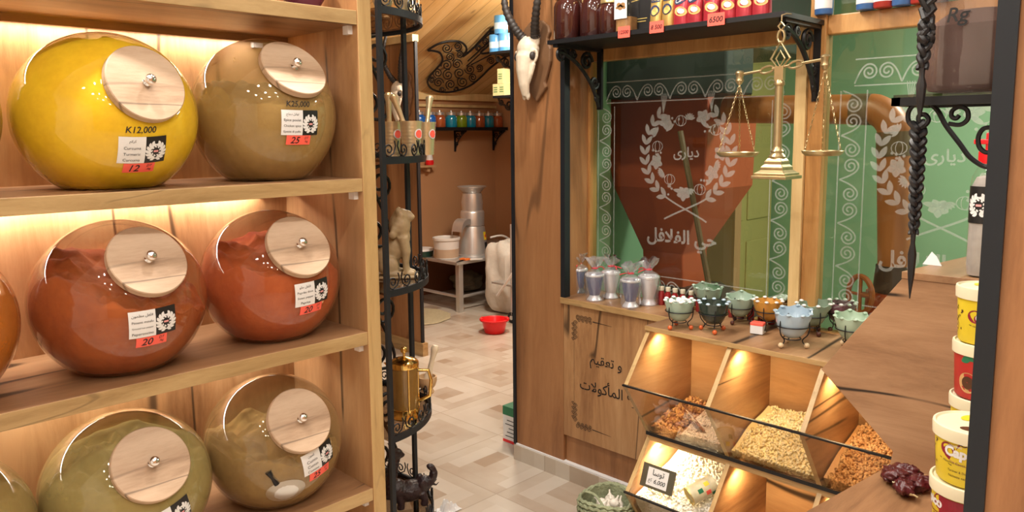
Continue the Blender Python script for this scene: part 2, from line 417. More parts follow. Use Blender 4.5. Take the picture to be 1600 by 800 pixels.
# ================================================================== THE SETTING
Y1 = 5.65; SL = math.tan(math.radians(25)); ZB = 1.87      # far wall, pitch of the pine ceiling, its foot
struct(MB().box((-2.0, -2.0, -.06), (6.0, 6.2, 0)), 'floor', 'floor', smooth=False)
struct(MB().box((-2.0, -2.0, 3.0), (2.6, 2.45, 3.06)), 'ceiling', 'ceiling', smooth=False)
yt = Y1-(3.25-ZB)/SL
struct(MB().prism([(Y1+.02, ZB), (yt, 3.25), (yt, 3.29), (Y1+.02, ZB+.05)], .9, 5.6, lambda u, v, w: V((w, u, v))), 'ceiling', 'planks', smooth=False)
struct(MB().box((2.66, -2.0, 2.65), (5.4, 2.62, 2.7)), 'ceiling', 'ceiling', smooth=False)
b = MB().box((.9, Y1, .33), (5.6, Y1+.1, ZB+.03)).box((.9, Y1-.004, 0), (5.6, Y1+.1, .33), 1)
struct(b, 'wall_back', ['orange_wall', 'foot_band'], smooth=False)
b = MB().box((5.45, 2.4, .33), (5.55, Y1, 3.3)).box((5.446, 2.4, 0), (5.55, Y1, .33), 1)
struct(b, 'wall_right', ['orange_wall', 'foot_band'], smooth=False)
struct(MB().box((.9, Y1-.05, ZB-.035), (5.45, Y1, ZB+.05)).box((.9, Y1-.03, ZB-.10), (5.45, Y1, ZB-.075)), 'trim_1', 'batten', smooth=False)
struct(MB().box((-2.0, 2.195, 0), (1.20, 2.26, 3.0)), 'wall_left', 'ceiling', smooth=False)
struct(MB().box((-2.06, -2.0, 0), (-2.0, 2.26, 3.0)), 'wall_shop_end', 'ceiling', smooth=False)
struct(MB().box((-2.06, -2.06, 0), (2.6, -2.0, 3.0)), 'wall_shop_side', 'orange_wall', smooth=False)
# passage wall behind the left pillar and partition behind the right pillar
struct(MB().box((3.2, 4.07, 0), (3.216, 5.6, 2.12)), 'wall_passage', 'pillar', smooth=False)
struct(MB().box((3.18, 4.06, 2.115), (3.23, 5.6, 2.16)), 'trim_2', 'batten', smooth=False)
struct(MB().box((3.185, 4.035, 0), (3.23, 5.6, .09)), 'baseboard_passage', 'edge_y', smooth=False)
struct(MB().box((3.196, 4.056, .09), (3.218, 4.07, 2.12)), 'trim_3', 'angle', smooth=False)
struct(MB().box((2.436, 2.115, .075), (2.64, 2.405, 3.0)), 'wall_pillar', 'pillar', smooth=False)
struct(MB().box((2.426, 2.40, .075), (2.66, 2.414, 3.0)), 'trim_4', 'angle', smooth=False)
struct(MB().box((2.426, 2.098, .80), (2.46, 2.122, 3.0)), 'trim_5', 'angle', smooth=False)
struct(MB().box((2.425, 1.60, 0), (2.66, 2.412, .072)).box((2.428, 1.60, .072), (2.66, 2.41, .079), 1), 'baseboard_counter', ['floor', 'white'], smooth=False)
struct(MB().box((2.64, 2.30, 0), (3.0, 2.40, 3.3), 0, {'-y': 1}).box((2.93, 2.40, 0), (3.0, 2.72, 3.3), 0, {'+x': 1}).box((3.0, 2.62, 0), (5.4, 2.72, 3.3), 0, {'-y': 1}), 'wall_partition', ['orange_wall', 'green_wall'], smooth=False)
struct(MB().box((2.62, 2.17, .80), (2.66, 2.30, 3.0)), 'wall_window_side', 'pillar', smooth=False)
struct(MB().box((2.61, 2.18, .80), (2.622, 2.226, 1.70)), 'trim_6', 'batten', smooth=False)
struct(MB().box((5.3, -2.0, 0), (5.4, 2.62, 2.65)), 'wall_mill_room', 'green_wall', smooth=False)
struct(MB().box((2.7, -2.05, 0), (5.4, -1.95, 2.65)), 'wall_mill_room_side', 'green_wall', smooth=False)
# near right pillar: oak faces with a black angle iron on the corner
b = MB().box((1.142, -.30, 0), (1.40, .253, 3.0))
struct(b, 'wall_near_pillar', 'pillar', smooth=False)
e0, e1 = at(1538, 400, d=1.0), at(1565, 400, d=1.0)
struct(MB().box((1.136, .240, 0), (1.176, .264, 3.0)), 'trim_7', 'angle', smooth=False)

# ------------------------------------------------------------------ windows
XG = 2.62
# left stile, rail and middle post are pine; the panes run up behind the rail
w1 = struct(MB().box((2.60, 2.104, .80), (2.65, 2.182, 1.845)).box((2.60, 1.13, 1.805), (2.65, 2.104, 1.862)).box((2.60, 1.13, .80), (2.65, 2.104, .815)), 'window_1', 'pine', smooth=False, bevel=.004)
w2 = struct(MB().box((2.59, 1.094, .80), (2.65, 1.150, 2.3)).box((2.60, -.55, 1.822), (2.65, 1.094, 1.885)).box((2.60, -.55, .80), (2.65, 1.094, .815)), 'window_2', 'pine', smooth=False, bevel=.004)
MB().box((2.578, 1.150, .80), (2.65, 1.188, 1.862)).build('post_batten', 'batten', w2, world=True, smooth=False)
MB().box((2.618, 1.15, .815), (2.624, 2.17, 2.6)).build('pane', 'pane', w1, world=True, smooth=False)
MB().box((2.618, -.55, .815), (2.624, 1.094, 2.6)).build('pane', 'pane', w2, world=True, smooth=False)
# etched ornament: frames of running scrolls, a wreath with lettering
XE = 2.612
def on_glass(u, v, e=0.): return V((XE, u, v))
def scroll_band(mb, a, b, w=.085, n=None):
    """two rules with paired spirals between them, from a to b ((y,z) on the pane)"""
    a, b = V(a), V(b); d = b-a; ln = d.length; d.normalize(); nrm = V((-d.y, d.x))
    f = lambda s_, t: tuple(a+d*s_+nrm*t)
    for t in (-w/2, w/2): mb.flat(ribbon([f(0, t), f(ln, t)], .0045), on_glass)
    n = n or max(2, round(ln/(w*1.75))); st = ln/n
    for i in range(n):
        c = st*(i+.5); r = w*.30
        for sg in (-1, 1):
            x0 = c+sg*r*1.08
            sp = [f(x0-sg*x, y) for x, y in spiral((0, 0), r, r*.16, -PI/2, 1.75, 30)]
            mb.flat(ribbon(sp, .0055), on_glass)
            lo = bez((x0, -r), (x0+sg*r*.9, -r), (c+sg*(st/2-r*.4), r*.4), (c+sg*st/2, w*.42), 8)
            mb.flat(ribbon([f(*p) for p in lo], .0055), on_glass)
def etched_band_window(w, y0, y1, zt, zb, lo=True):
    mb = MB(); k = .0425
    scroll_band(mb, (y1-k, zt-k), (y0+k, zt-k)) if y1 > y0 else None
    scroll_band(mb, (y1-k, zt-.10), (y1-k, zb))
    scroll_band(mb, (y0+k, zt-.10), (y0+k, zb))
    if lo: scroll_band(mb, (y1-.1, zb-.02), (y0+.1, zb-.02))
    mb.build('etched_border', 'frost', w, world=True, smooth=False)
etched_band_window(w1, 1.20, 2.068, 1.715, .90)
etched_band_window(w2, -.5, 1.045, 1.735, .90)
def wreath(w, cy, cz, R, words):
    mb = MB(); rnd = random.Random(5); put = lambda sh: mb.flat(move(sh, 0, 0), lambda u, v: on_glass(cy-u, cz+v))
    for sg in (-1, 1):                                              # wheat ears up both sides
        for i in range(10):
            a = math.radians(-62+i*12.0); rr = R*1.04
            x, y = sg*rr*math.cos(a), rr*math.sin(a)*1.02
            ta = a+PI/2
            for s2 in (-1, 1):
                ang = ta+s2*.55; ang = ang if sg > 0 else PI-ang
                put(move(leaf(R*.25, R*.105), x, y, ang))
        for i in range(5):
            a = math.radians(56); x, y = sg*R*1.04*math.cos(a), R*1.04*math.sin(a)
            dx = (i-2)*.07*R
            put(ribbon([(x, y), (x+dx*sg*.6-sg*.02*R, y+R*.42)], .003))
        put(ribbon([(sg*p[0], p[1]) for p in bez((R*.52, -R*.92), (R*.2, -R*1.12), (-R*.1, -R*1.2), (-R*.52, -R*1.42), 10)], .007))
    for i in range(22):                                             # ring of flowers, leaves, seeds
        a = 2*PI*i/22+rnd.uniform(-.1, .1); rr = R*rnd.uniform(.68, .86); x, y = rr*math.cos(a), rr*math.sin(a)
        k = i % 4
        if k == 0:
            for p in range(5): put(move(leaf(R*.17, R*.13), x, y, 2*PI*p/5+a))
        elif k == 1:
            for p in range(7): put(move(leaf(R*.15, R*.05), x, y, a-1.2+p*.4))
        elif k == 2:
            put(ribbon([(x+R*.13*math.cos(q), y+R*.11*math.sin(q)) for q in (2*PI*t/14 for t in range(15))], .003))
            put(ribbon([(x+R*.06*math.cos(q), y+R*.11*math.sin(q)) for q in (2*PI*t/14 for t in range(15))], .0025))
        else:
            for p in range(5): put(move(disc(R*.028, n=8), x+rnd.uniform(-.12, .12)*R, y+rnd.uniform(-.12, .12)*R))
            put(move(leaf(R*.26, R*.09), x, y, a+1.8))
    put(move(text('ديارى', width=R*.62, ar=True, bold=.02), 0, 0))
    put(move(text('حي الفلافل', width=R*1.72, ar=True, bold=.03), -R*.10, -R*1.86))
    mb.build('etched_wreath', 'frost', w, world=True, smooth=False)
p = at(1072, 240, x=XE); wreath(w1, p.y, p.z, .185, None)
p = at(1476, 246, x=XE); wreath(w2, p.y, p.z, .185, None)

# ------------------------------------------------------------------ service counter under the windows
ct = thing('service_counter', 'oak service counter front with black calligraphy, under the left window beside the pillar', 'counter', (2.53, 1.84, 0))
MB().box((2.436, 1.575, .20), (2.60, 2.113, .785)).build('front_panel', 'panel_z', ct, world=True, smooth=False)
MB().box((2.45, 1.575, .079), (2.60, 2.11, .20)).build('plinth', 'pillar', ct, world=True, smooth=False)
MB().box((2.424, 1.575, .785), (2.62, 2.125, .812), 1, {'+z': 0}).build('ledge', ['shelf_top', 'edge_y'], ct, world=True, smooth=False, bevel=.002)
mb = MB(); onp = lambda u, v, e=0.: V((2.4345, u, v))
def on_panel(px, py, sh):
    p = at(px, py, x=2.4345); mb.flat(sh, lambda u, v: V((2.4345, p.y-u, p.z+v)))
on_panel(946, 571, text('و تعقيم', width=.165, ar=True, bold=.006))
p2 = at(992, 617, x=2.4345)
on_panel(957, 615, text('أنواع المأكولات', width=.345, ar=True, bold=.006))
def corner(px, py, fv):
    for k in range(4):
        q = .016+k*.021
        on_panel(px, py, move((ribbon(spiral((0, 0), .0115, .0015, 0, 1.6, 20), .0022)), q+.004, .006*fv))
        on_panel(px, py, move((ribbon(spiral((0, 0), .0085, .0015, PI, -1.4, 18), .0020)), q+.010, -.006*fv))
        on_panel(px, py, move((ribbon(spiral((0, 0), .0115, .0015, 0, 1.6, 20), .0022)), .006, -fv*(q+.004)))
        on_panel(px, py, move((ribbon(spiral((0, 0), .0085, .0015, PI, -1.4, 18), .0020)), -.006, -fv*(q+.012)))
    on_panel(px, py, ribbon([(.10, 0), (.20, -.004)], [.004, .0008]))
    on_panel(px, py, ribbon([(.0, -fv*.10), (.0, -fv*.24)], [.0012, .0008]))
corner(897, 497, 1); corner(897, 662, -1)
mb.build('lettering', 'ink', ct, world=True, smooth=False)
# ================================================================== LEFT: shelving with the spice jars
su = thing('shelving_unit', 'tall oak shelving unit on the left holding big glass spice jars', 'shelves', (.5, 1.96, 0))
YS, YB = 1.75, 2.17
MB().box((1.190, YS, 0), (1.233, YB, 2.35), 0, {'-y': 1}).build('side_panel', ['panel_z', 'edge_z'], su, world=True, smooth=False, bevel=.0015)
MB().box((-.12, YS, 0), (-.082, YB, 2.35), 0, {'-y': 1}).build('side_panel', ['panel_z', 'edge_z'], su, world=True, smooth=False, bevel=.0015)
MB().box((-.12, YB, 0), (1.233, YB+.02, 2.35)).build('back_panel', 'panel_z', su, world=True, smooth=False)
SHZ = [(1.793, 1.830), (1.352, 1.388), (.925, .962), (.468, .505), (.06, .097)]
for z0, z1 in SHZ:
    sh = MB().box((-.082, YS+.002, z0), (1.190, YB, z1), 0, {'-y': 1}).build('shelf', ['shelf_top', 'edge'], su, world=True, smooth=False, bevel=.0015)
    MB().box((1.176, YS+.025, z0-.022), (1.190, YS+.05, z0)).build('shelf_bracket', 'white', sh, world=True, smooth=False)
    MB().box((1.10, YB-.016, z0-.03), (1.13, YB, z0)).build('shelf_bracket', 'white', sh, world=True, smooth=False)
L['strip'] = mat('strip_light', (.9, .9, .9), .5, emit=((1., .90, .78), 1.6))
for z0, z1 in SHZ[:3]:
    MB().box((-.06, 2.136, z0-.006), (1.17, 2.150, z0)).build('light_strip', 'strip', su, world=True, smooth=False)
    MB().box((-.08, 2.112, z0-.020), (1.188, 2.122, z0)).build('strip_cover', 'shelf_top', su, world=True, smooth=False)

def jar_surface(a, c, h):
    """point on the jar body (flat-bottomed spheroid; base centre is the origin) hit by a line"""
    def hit(o, n, k=1.):
        A, Cc = a*k, c*k; q = V((0, 0, h))
        o2 = o-q; f = V((1/A, 1/A, 1/Cc))
        oo = V((o2.x*f.x, o2.y*f.y, o2.z*f.z)); dd = V((n.x*f.x, n.y*f.y, n.z*f.z))
        aa = dd.dot(dd); bb = oo.dot(dd); cc = oo.dot(oo)-1; D = bb*bb-aa*cc
        if D < 0: return None
        return o+n*((-bb-math.sqrt(D))/aa)
    return hit
def crest(U, k):
    """white wreath of ears around a pink centre"""
    out = []
    for sg in (-1, 1):
        for i in range(7):
            a = math.radians(-84+i*23); x, y = sg*.34*math.cos(a)*k, (.36*math.sin(a)-.02)*k
            for d in (-.5, .5):
                q = a+PI/2+d
                out.append((move(leaf(.23*k, .13*k), x, y, q if sg > 0 else PI-q), 0))
        out.append((ribbon([(sg*.10*k, -.34*k), (-sg*.20*k, -.47*k)], .04*k), 0))
    for i in range(9):
        a = 2*PI*i/9; out.append((move(leaf(.13*k, .08*k), .17*k*math.cos(a), (.19*math.sin(a)-.02)*k, a+1.2), 0))
    out.append((move(rect(.22*k, .09*k), 0, -.02*k), 1))
    return out
def jar(loc, a, top, el, az, powder_m, film, film_amt, level, words, price, hand, label, lab_az, lab_el, lab_rot, tilt=(0., 0.), seed=0, scoop=False, stickers=True):
    c_ = .54*top; h = top-c_
    t = thing('spice_jar', label, 'jar', loc, 0, 'spice jars on the wooden shelves')
    n = V((math.sin(az)*math.cos(el), -math.cos(az)*math.cos(el), math.sin(el)))
    hit = jar_surface(a, c_, h); q = V((0, 0, h))
    ld = .892
    rl = hit(q+n*1.0, -n); D = (rl-q).dot(n)*ld
    def shell(k, m):
        mb = MB()
        def f(p):
            p = V((p.x, p.y, p.z)); dd = p.dot(n)
            if dd > D*k: p = p-n*(dd-D*k)
            if p.z < -h+.004*(1-k)*50: p.z = -h+.004*(1-k)*50
            return p
        # sphere laid out around the lid axis so that the flat rim is round
        Rm = n.to_track_quat('Z', 'Y').to_matrix()
        def g(p):
            w = Rm @ p; w = V((w.x*a*k, w.y*a*k, w.z*c_*k)); return f(w)
        return mb, g
    mb, g = shell(1., 0); mb.sph(q, 1., 64, 44, fn=g)
    dg = glass('jar_glass', (.97, .97, .96), .015, 1.5, dust=film, amount=min(.95, film_amt*1.75), gain=1.1)
    mb.build('glass_body', dg, t, ang=35)
    # spice inside: a heap with an uneven top
    mb, g = shell(.968, 0)
    def hp(p):
        p = g(p)
        lv = -h+level*top+tilt[0]*p.x+tilt[1]*p.y+.05*noise.noise(V((p.x*7+seed, p.y*7, seed)))+.018*noise.noise(V((p.x*26, p.y*26+seed, 3)))
        if p.z > lv: p.z = lv+.02*noise.noise(V((p.x*40, p.y*40, seed)))*min(1, (p.z-lv)*20)
        return p
    mb.sph(q, 1., 72, 56, fn=hp); mb.build('spice', powder_m, t, ang=60)
    # wooden lid with chrome knob
    ctr = q+n*(D+.001); Rm = n.to_track_quat('Z', 'Y').to_matrix(); r = .0865
    ob = MB().lathe([(0, 0), (r-.002, 0), (r, .002), (r, .016), (r-.002, .018), (0, .018)], seg=56).build('lid', 'lid', t); ob.location = ctr; ob.rotation_euler = Rm.to_euler()
    kb = MB().lathe([(0, .018), (.009, .018), (.0095, .020), (.006, .024), (.0055, .027), (.0105, .031), (.0125, .036), (.0105, .042), (.005, .0455), (0, .046)], seg=24).build('knob', 'chrome', ob)
    if stickers:
        ld_ = V((math.sin(lab_az)*math.cos(lab_el), -math.cos(lab_az)*math.cos(lab_el), math.sin(lab_el)))
        o = hit(q+ld_, -ld_); U0 = V((math.cos(lab_az), math.sin(lab_az), 0)); V0 = ld_.cross(U0).normalized(); 
        if V0.z < 0: V0 = -V0
        U = U0*math.cos(lab_rot)+V0*math.sin(lab_rot); Vv = -U0*math.sin(lab_rot)+V0*math.cos(lab_rot)
        def onj(lift):
            def fn(u, v):
                p = hit(o+U*u+Vv*v+ld_*.2, -ld_) or o
                return p+ld_*lift
            return fn
        w, hh = .055, .062
        ob = MB().flat(move(rect(w, hh, 8, 8), -w/2, 0), onj(.0012)).build('label', 'white', t); ob['label'] = 'white paper half of the label'
        mb = MB(); k = len(words); y = .020
        for i, wd in enumerate(words):
            mb.flat(move(text(wd, width=.044 if len(wd) > 9 else .034, height=.0085, ar=(i == 0)), -w/2, y), onj(.0018)); y -= .0142
        mb.build('print', 'ink', ob)
        ob = MB().flat(move(rect(.046, hh, 8, 8), .023, 0), onj(.0012)).build('label', 'blackpaper', t); ob['label'] = 'black paper half of the label with a white wreath emblem'
        mb = MB()
        for sh, mi in crest(None, .048): mb.flat(move(sh, .023, -.002), onj(.0017+.0003*mi), mi)
        mb.build('emblem', ['white', 'pink', 'ink'], ob, smooth=False)
        ob = MB().flat(move(rect(.066, .024, 6, 3), -.008, -hh/2-.0125), onj(.0014)).build('price_sticker', 'redtag', t); ob['label'] = 'red sticker with a handwritten price'
        mb = MB().flat(move(text(price, height=.017, shear=.25, bold=.01), -.018, -hh/2-.0125), onj(.002))
        mb.flat(move(text('DT', height=.006, shear=.25), .013, -hh/2-.007), onj(.002)).flat(move(text('/kg', height=.007, shear=.25), .013, -hh/2-.0165), onj(.002))
        mb.build('handwriting', 'ink', ob)
        if hand:
            MB().flat(move(text(hand, height=.016, shear=.2, bold=.012), -.010, hh/2+.014), onj(.0012)).build('handwriting', 'ink', t)
    if scoop:
        def ons(az_, el_, lift):
            d_ = V((math.sin(az_)*math.cos(el_), -math.cos(az_)*math.cos(el_), math.sin(el_)))
            o_ = hit(q+d_, -d_); U_ = V((math.cos(az_), math.sin(az_), 0)); W_ = d_.cross(U_)
            W_ = W_ if W_.z > 0 else -W_
            return lambda u, v: (hit(o_+U_*u+W_*v+d_*.2, -d_, .985) or o_)+d_*(-.001+lift*max(0, 1-(u*u/.0026+v*v/.0018)))
        sc = thing('metal_scoop', 'steel scoop sunk in the cumin, seen through the glass of the lower right jar', 'scoop', V(loc)+V((-.05, -.13, .04)))
        fn = ons(math.radians(-18), math.radians(-27), .006)
        mb = MB(); N = 20
        vs = [fn(0, 0)]; fs = []
        for j in range(1, 7):
            for k in range(N): vs.append(fn(.051*j/6*math.cos(2*PI*k/N), .040*j/6*math.sin(2*PI*k/N)))
        for k in range(N): fs.append((0, 1+k, 1+(k+1) % N))
        for j in range(5):
            for k in range(N): fs.append((1+j*N+k, 1+(j+1)*N+k, 1+(j+1)*N+(k+1) % N, 1+j*N+(k+1) % N))
        vs2 = [V(loc)+p for p in vs]
        MB().add(vs2, fs).build('bowl', 'steel', sc, world=True)
        p0, p1 = V(loc)+fn(-.024, .034), V(loc)+fn(-.045, .070)
        MB().tube([p0, p0.lerp(p1, .5), p1], [.008, .006, .009], 10).build('handle', 'black', sc, world=True)
    return t
P = {'turmeric': powder('turmeric_powder', (.95, .60, .012), (.80, .42, .012)), 'poultry': powder('poultry_spice', (.36, .225, .058), (.25, .14, .035)),
     'chili': powder('chili_powder', (.42, .095, .016), (.26, .04, .010)), 'paprika': powder('paprika_powder', (.50, .10, .022), (.32, .04, .012)),
     'carvi': powder('caraway_powder', (.38, .29, .09), (.26, .18, .05)), 'cumin': powder('cumin_powder', (.34, .21, .062), (.22, .12, .034)),
     'orange': powder('orange_spice', (.62, .20, .02), (.42, .10, .012)), 'olive': powder('olive_spice', (.36, .26, .06), (.25, .16, .04))}
rd = math.radians
jar((.612, 1.92, 1.3892), .195, .352, rd(21), rd(9), P['turmeric'], (.92, .62, .03), .45, .96, ['كركم', 'Curcuma', 'Turmeric', 'Curcuma'], '12', 'K12,000',
    'large slanted glass jar full of bright yellow turmeric on the top shelf', rd(5), rd(-23), rd(2), (.0, .15), 1)
jar((1.001, 1.92, 1.3892), .186, .368, rd(38), rd(4), P['poultry'], (.46, .30, .11), .34, .60, ['توابل دجاج', 'Epice poulet', 'Chicken spice', 'Epezie di pollo'], '25', 'K25,000',
    'glass jar of olive brown chicken spice, top shelf beside the yellow turmeric jar', rd(2), rd(-7), rd(0), (.05, .15), 2)
jar((.610, 1.92, .9632), .192, .350, rd(35), rd(6), P['chili'], (.40, .12, .035), .22, .60, ['فلفل مطحون', 'Piment moulu', 'Ground hot pepper', 'Peperoncino'], '20', None,
    'glass jar of dark red ground chili on the middle shelf below the turmeric', rd(3), rd(-8), rd(2), (-.25, .35), 3)
jar((.997, 1.92, .9632), .184, .343, rd(34), rd(2), P['paprika'], (.46, .13, .04), .22, .66, ['فلفل حلو', 'Paprika doux', 'Sweet pepper', 'Paprica'], '20', None,
    'glass jar of orange red sweet paprika on the middle shelf next to the upright', rd(8), rd(-6), rd(4), (-.15, .25), 4)
jar((.596, 1.92, .5062), .192, .341, rd(33), rd(2), P['carvi'], (.42, .34, .13), .36, .66, ['كروية', 'Carvi', 'Caraway', 'Carvi'], '25', None,
    'glass jar of greenish caraway powder on the lower shelf, left of the cumin jar', rd(10), rd(-8), rd(14), (.0, .2), 5)
jar((.980, 1.92, .5062), .186, .341, rd(33), rd(0), P['cumin'], (.38, .25, .10), .24, .48, ['كمون', 'Cumin', 'Cumin', 'Comino'], '25', None,
    'glass jar of brown cumin with a steel scoop inside, lower shelf by the upright', rd(12), rd(-2), rd(12), (-.15, .1), 6, scoop=True)
for z, pm, fm, lb in ((1.3892, 'olive', (.40, .28, .08), 'olive spice jar cut by the left edge, top shelf beside the turmeric'),
                      (.9632, 'orange', (.56, .19, .03), 'orange spice jar cut by the left edge, middle shelf beside the chili'),
                      (.5062, 'olive', (.42, .30, .11), 'olive brown spice jar cut by the left edge, lower shelf left of the caraway')):
    jar((.212, 1.92, z), .190, .350, rd(34), 0, P[pm], fm, .4, .72, ['كمون', 'Cumin', 'Cumin', 'Cumin'], '20', None, lb, rd(2), rd(-8), 0, (.1, .2), z*10)
# upper shelf: only the feet of a bowl and a vase show
t = thing('ceramic_bowl', 'white ceramic bowl whose foot shows on the topmost shelf', 'bowl', (at(393, 2, y=1.86).x-.01, 1.86, 1.8312), scale=.66)
MB().lathe([(0, 0), (.058, 0), (.062, .006), (.060, .012), (.075, .022), (.105, .06), (.12, .10), (.116, .10), (.10, .062), (.07, .028), (0, .02)], seg=40).build('body', 'white', t)
L['purple'] = mat('purple_glaze', (.09, .012, .045), .25)
t = thing('ceramic_vase', 'purple glazed vase base beside the white bowl on the topmost shelf', 'vase', (at(474, 2, y=1.86).x, 1.86, 1.8312), scale=.66)
MB().lathe([(0, 0), (.055, 0), (.06, .01), (.085, .05), (.095, .10), (.08, .16), (.05, .20), (.055, .22), (.05, .22), (.045, .20), (0, .19)], seg=40).build('body', 'purple', t)
# ================================================================== the iron display stand behind the shelf upright
SX, SYC, SR = 1.25, 2.07, .325
STZ = [1.845, 1.437, 1.062, .632, .30]
st = thing('display_stand', 'black wrought iron stand with half round glass shelves behind the oak upright', 'display stand', (1.40, 2.07, 0))
w_ = .0065
for p in ((1.249, 1.738), (1.532, 2.0)):
    MB().box((p[0]-w_, p[1]-w_, 0), (p[0]+w_, p[1]+w_, 2.3)).build('rod', 'angle', st, world=True, smooth=False)
L['shelf_glass'] = glass('shelf_glass', (.52, .44, .36), .03, 1.6)
def arc(r, z, n=30, a0=0., a1=PI): return [V((SX+r*math.sin(a0+(a1-a0)*i/n), SYC-r*math.cos(a0+(a1-a0)*i/n), z)) for i in range(n+1)]
for z in STZ:
    mb = MB(); o = arc(SR-.008, 0)
    mb.prism([(p.x, p.y) for p in o], z-.007, z, lambda u, v, w: V((u, v, w)))
    sh = mb.build('shelf', 'shelf_glass', st, world=True, smooth=False)
    mb = MB(); a, b = arc(SR, z), arc(SR-.008, z); vs = []; n = len(a)
    for p, q in zip(a, b): vs += [p+V((0, 0, -.014)), p+V((0, 0, .006)), q+V((0, 0, .006)), q+V((0, 0, -.014))]
    mb.add(vs, [(4*i+k, 4*i+(k+1) % 4, 4*i+4+(k+1) % 4, 4*i+4+k) for i in range(n-1) for k in range(4)])
    mb.build('rim', 'angle', sh, world=True, ang=30)
    mb = MB()
    for k in range(17):                                             # scroll gallery along the rim
        a0 = PI*(k+.5)/17; sg = 1 if k % 2 else -1
        def on(u, v): 
            q = a0+u/SR; return V((SX+(SR-.004)*math.sin(q), SYC-(SR-.004)*math.cos(q), z+.006+v))
        pts = [on(sg*(x-.0), y+.020) for x, y in spiral((0, 0), .019, .004, -PI/2, 1.35, 14)]
        mb.tube(pts, .0024, 5)
        mb.tube([on(sg*x, y) for x, y in ((0, .001), (-.018, .010), (-.026, .030), (-.022, .045))], .0022, 5)
    mb.build('gallery', 'black', sh, world=True)
def onscr(u, z): return V((1.262+u*.26, 2.0, z))                    # scrolled ironwork between the rods
for z0 in (1.50, 1.10, .70, .36):
    for k, (uu, zz, sg, r) in enumerate(((.62, z0+.25, 1, .058), (.50, z0+.10, -1, .045))):
        MB().tube([onscr(uu+x/.26, zz+y) for x, y in spiral((0, 0), r, .008, PI/2 if sg > 0 else -PI/2, 1.8*sg, 26)], .0055, 6).build('scroll', 'black', st, world=True)
    MB().tube([V(p) for p in bez(onscr(.62, z0+.308), onscr(.1, z0+.31), onscr(1.25, z0+.02), onscr(.5, z0+.055), 14)], .0055, 6).build('scroll', 'black', st, world=True)

# goods on the stand
def spot(px, py_plane_y, z): p = at(px, 300, y=py_plane_y); return V((p.x, p.y, z))
def mortar(px, y, label, sticker=True):
    p = spot(px, y, 1.4385)
    t = thing('brass_mortar', label, 'mortar', p, rd(-45), 'brass mortars on the iron stand')
    pr = [(0, 0), (.026, 0), (.027, .004)]
    for i in range(9): pr += [(.0268+.0008*i, .008+i*.0105), (.0276+.0008*i, .0105+i*.0105), (.0276+.0008*i, .0155+i*.0105)]
    pr += [(.0355, .103), (.0355, .107), (.0315, .107), (.025, .01), (0, .008)]
    MB().lathe(pr, seg=32).build('cup', 'champagne', t, ang=25)
    if sticker:
        mb = MB(); f = lambda u, v: V((.0335*math.sin(u/.0335+.9), -.0345*math.cos(u/.0335+.9)*1.02, .068+v))
        ob = MB().flat(disc(.0155, n=20), f, 0).build('sticker', 'white', t); ob['label'] = 'round red and white sticker'
        f2 = lambda u, v: V((.0341*math.sin(u/.0335+.9), -.0353*math.cos(u/.0335+.9)*1.02, .068+v))
        MB().flat(disc(.012, n=20), f2).build('mark', 'redtag', ob)
    return p
mA = mortar(613, 1.96, 'brass mortar against the iron rod, leftmost of the three on the stand')
mB = mortar(645, 1.875, 'brass mortar in front, middle of the three on the stand')
mC = mortar(667, 1.99, 'brass mortar at the rim of the iron stand, rightmost of the three')
def pestle(base, tip, label):
    base, tip = V(base), V(tip); d = tip-base; ln = d.length; Q = d.to_track_quat('Z', 'Y')
    t = thing('brass_pestle', label, 'pestle', base, 0, 'brass pestles standing in the mortars')
    ob = MB().lathe([(0, 0), (.010, .003), (.0125, .012), (.011, .03), (.008, .05), (.0075, ln*.6), (.0095, ln*.85), (.013, ln*.93), (.013, ln*.97), (.008, ln), (0, ln)], seg=20).build('rod', 'champagne', t)
    ob.rotation_euler = Q.to_euler(); return t
pestle(mA+V((-.004, 0, .012)), mA+V((-.013, -.012, .195)), 'brass pestle standing upright in the leftmost mortar')
pestle(mB+V((.008, -.004, .012)), spot(618, 1.90, 1.625), 'brass pestle leaning left out of the middle mortar')
pestle(mC+V((-.006, .0, .012)), spot(675, 2.01, 1.632)+V((0, 0, 0)), 'brass pestle leaning right over the rim from the rightmost mortar')
mD = spot(627, 1.965, 1.4385)
# seated lion
t = thing('lion_statuette', 'beige carved lion statuette sitting on the third shelf of the iron stand', 'statuette', spot(619, 1.93, 1.064), rd(-40))
L['stone'] = mat('beige_resin', (.36, .26, .14), .5, var=.3, vs=40, bump=.15, bs=60)
mb = MB(); k = 1.0
mb.sph((-.035, 0, .050), (.038, .034, .046)).sph((-.012, 0, .085), (.034, .030, .060), M=Matrix.Rotation(rd(28), 3, 'Y')).sph((.012, 0, .125), (.028, .030, .042))
mb.sph((.008, 0, .160), (.034, .036, .046)).sph((.012, 0, .188), (.027, .027, .026)).sph((.036, 0, .186), (.020, .016, .013)).sph((.030, 0, .196), (.018, .014, .012)).sph((.030, 0, .176), (.016, .012, .009))
for s in (-1, 1):
    mb.tube([(.016, s*.018, .125), (.026, s*.019, .075), (.024, s*.019, .038), (.026, s*.019, .012)], [.019, .014, .010, .011], 10)
    mb.sph((.036, s*.019, .010), (.019, .012, .010)).sph((-.028, s*.030, .036), (.032, .016, .032)).tube([(-.03, s*.034, .014), (.0, s*.035, .011), (.014, s*.034, .010)], [.013, .011, .010], 8)
    mb.sph((.004, s*.022, .207), (.009, .006, .011))
    for j in range(5): mb.sph((-.012+.006*j, s*(.034-.003*j), .135+.014*j), (.013, .009, .014))
mb.tube([(-.06, 0, .02), (-.078, .02, .03), (-.07, .035, .055), (-.06, .03, .07)], [.008, .006, .006, .009], 8)
mb.build('lion', 'stone', t, remesh=.0032)
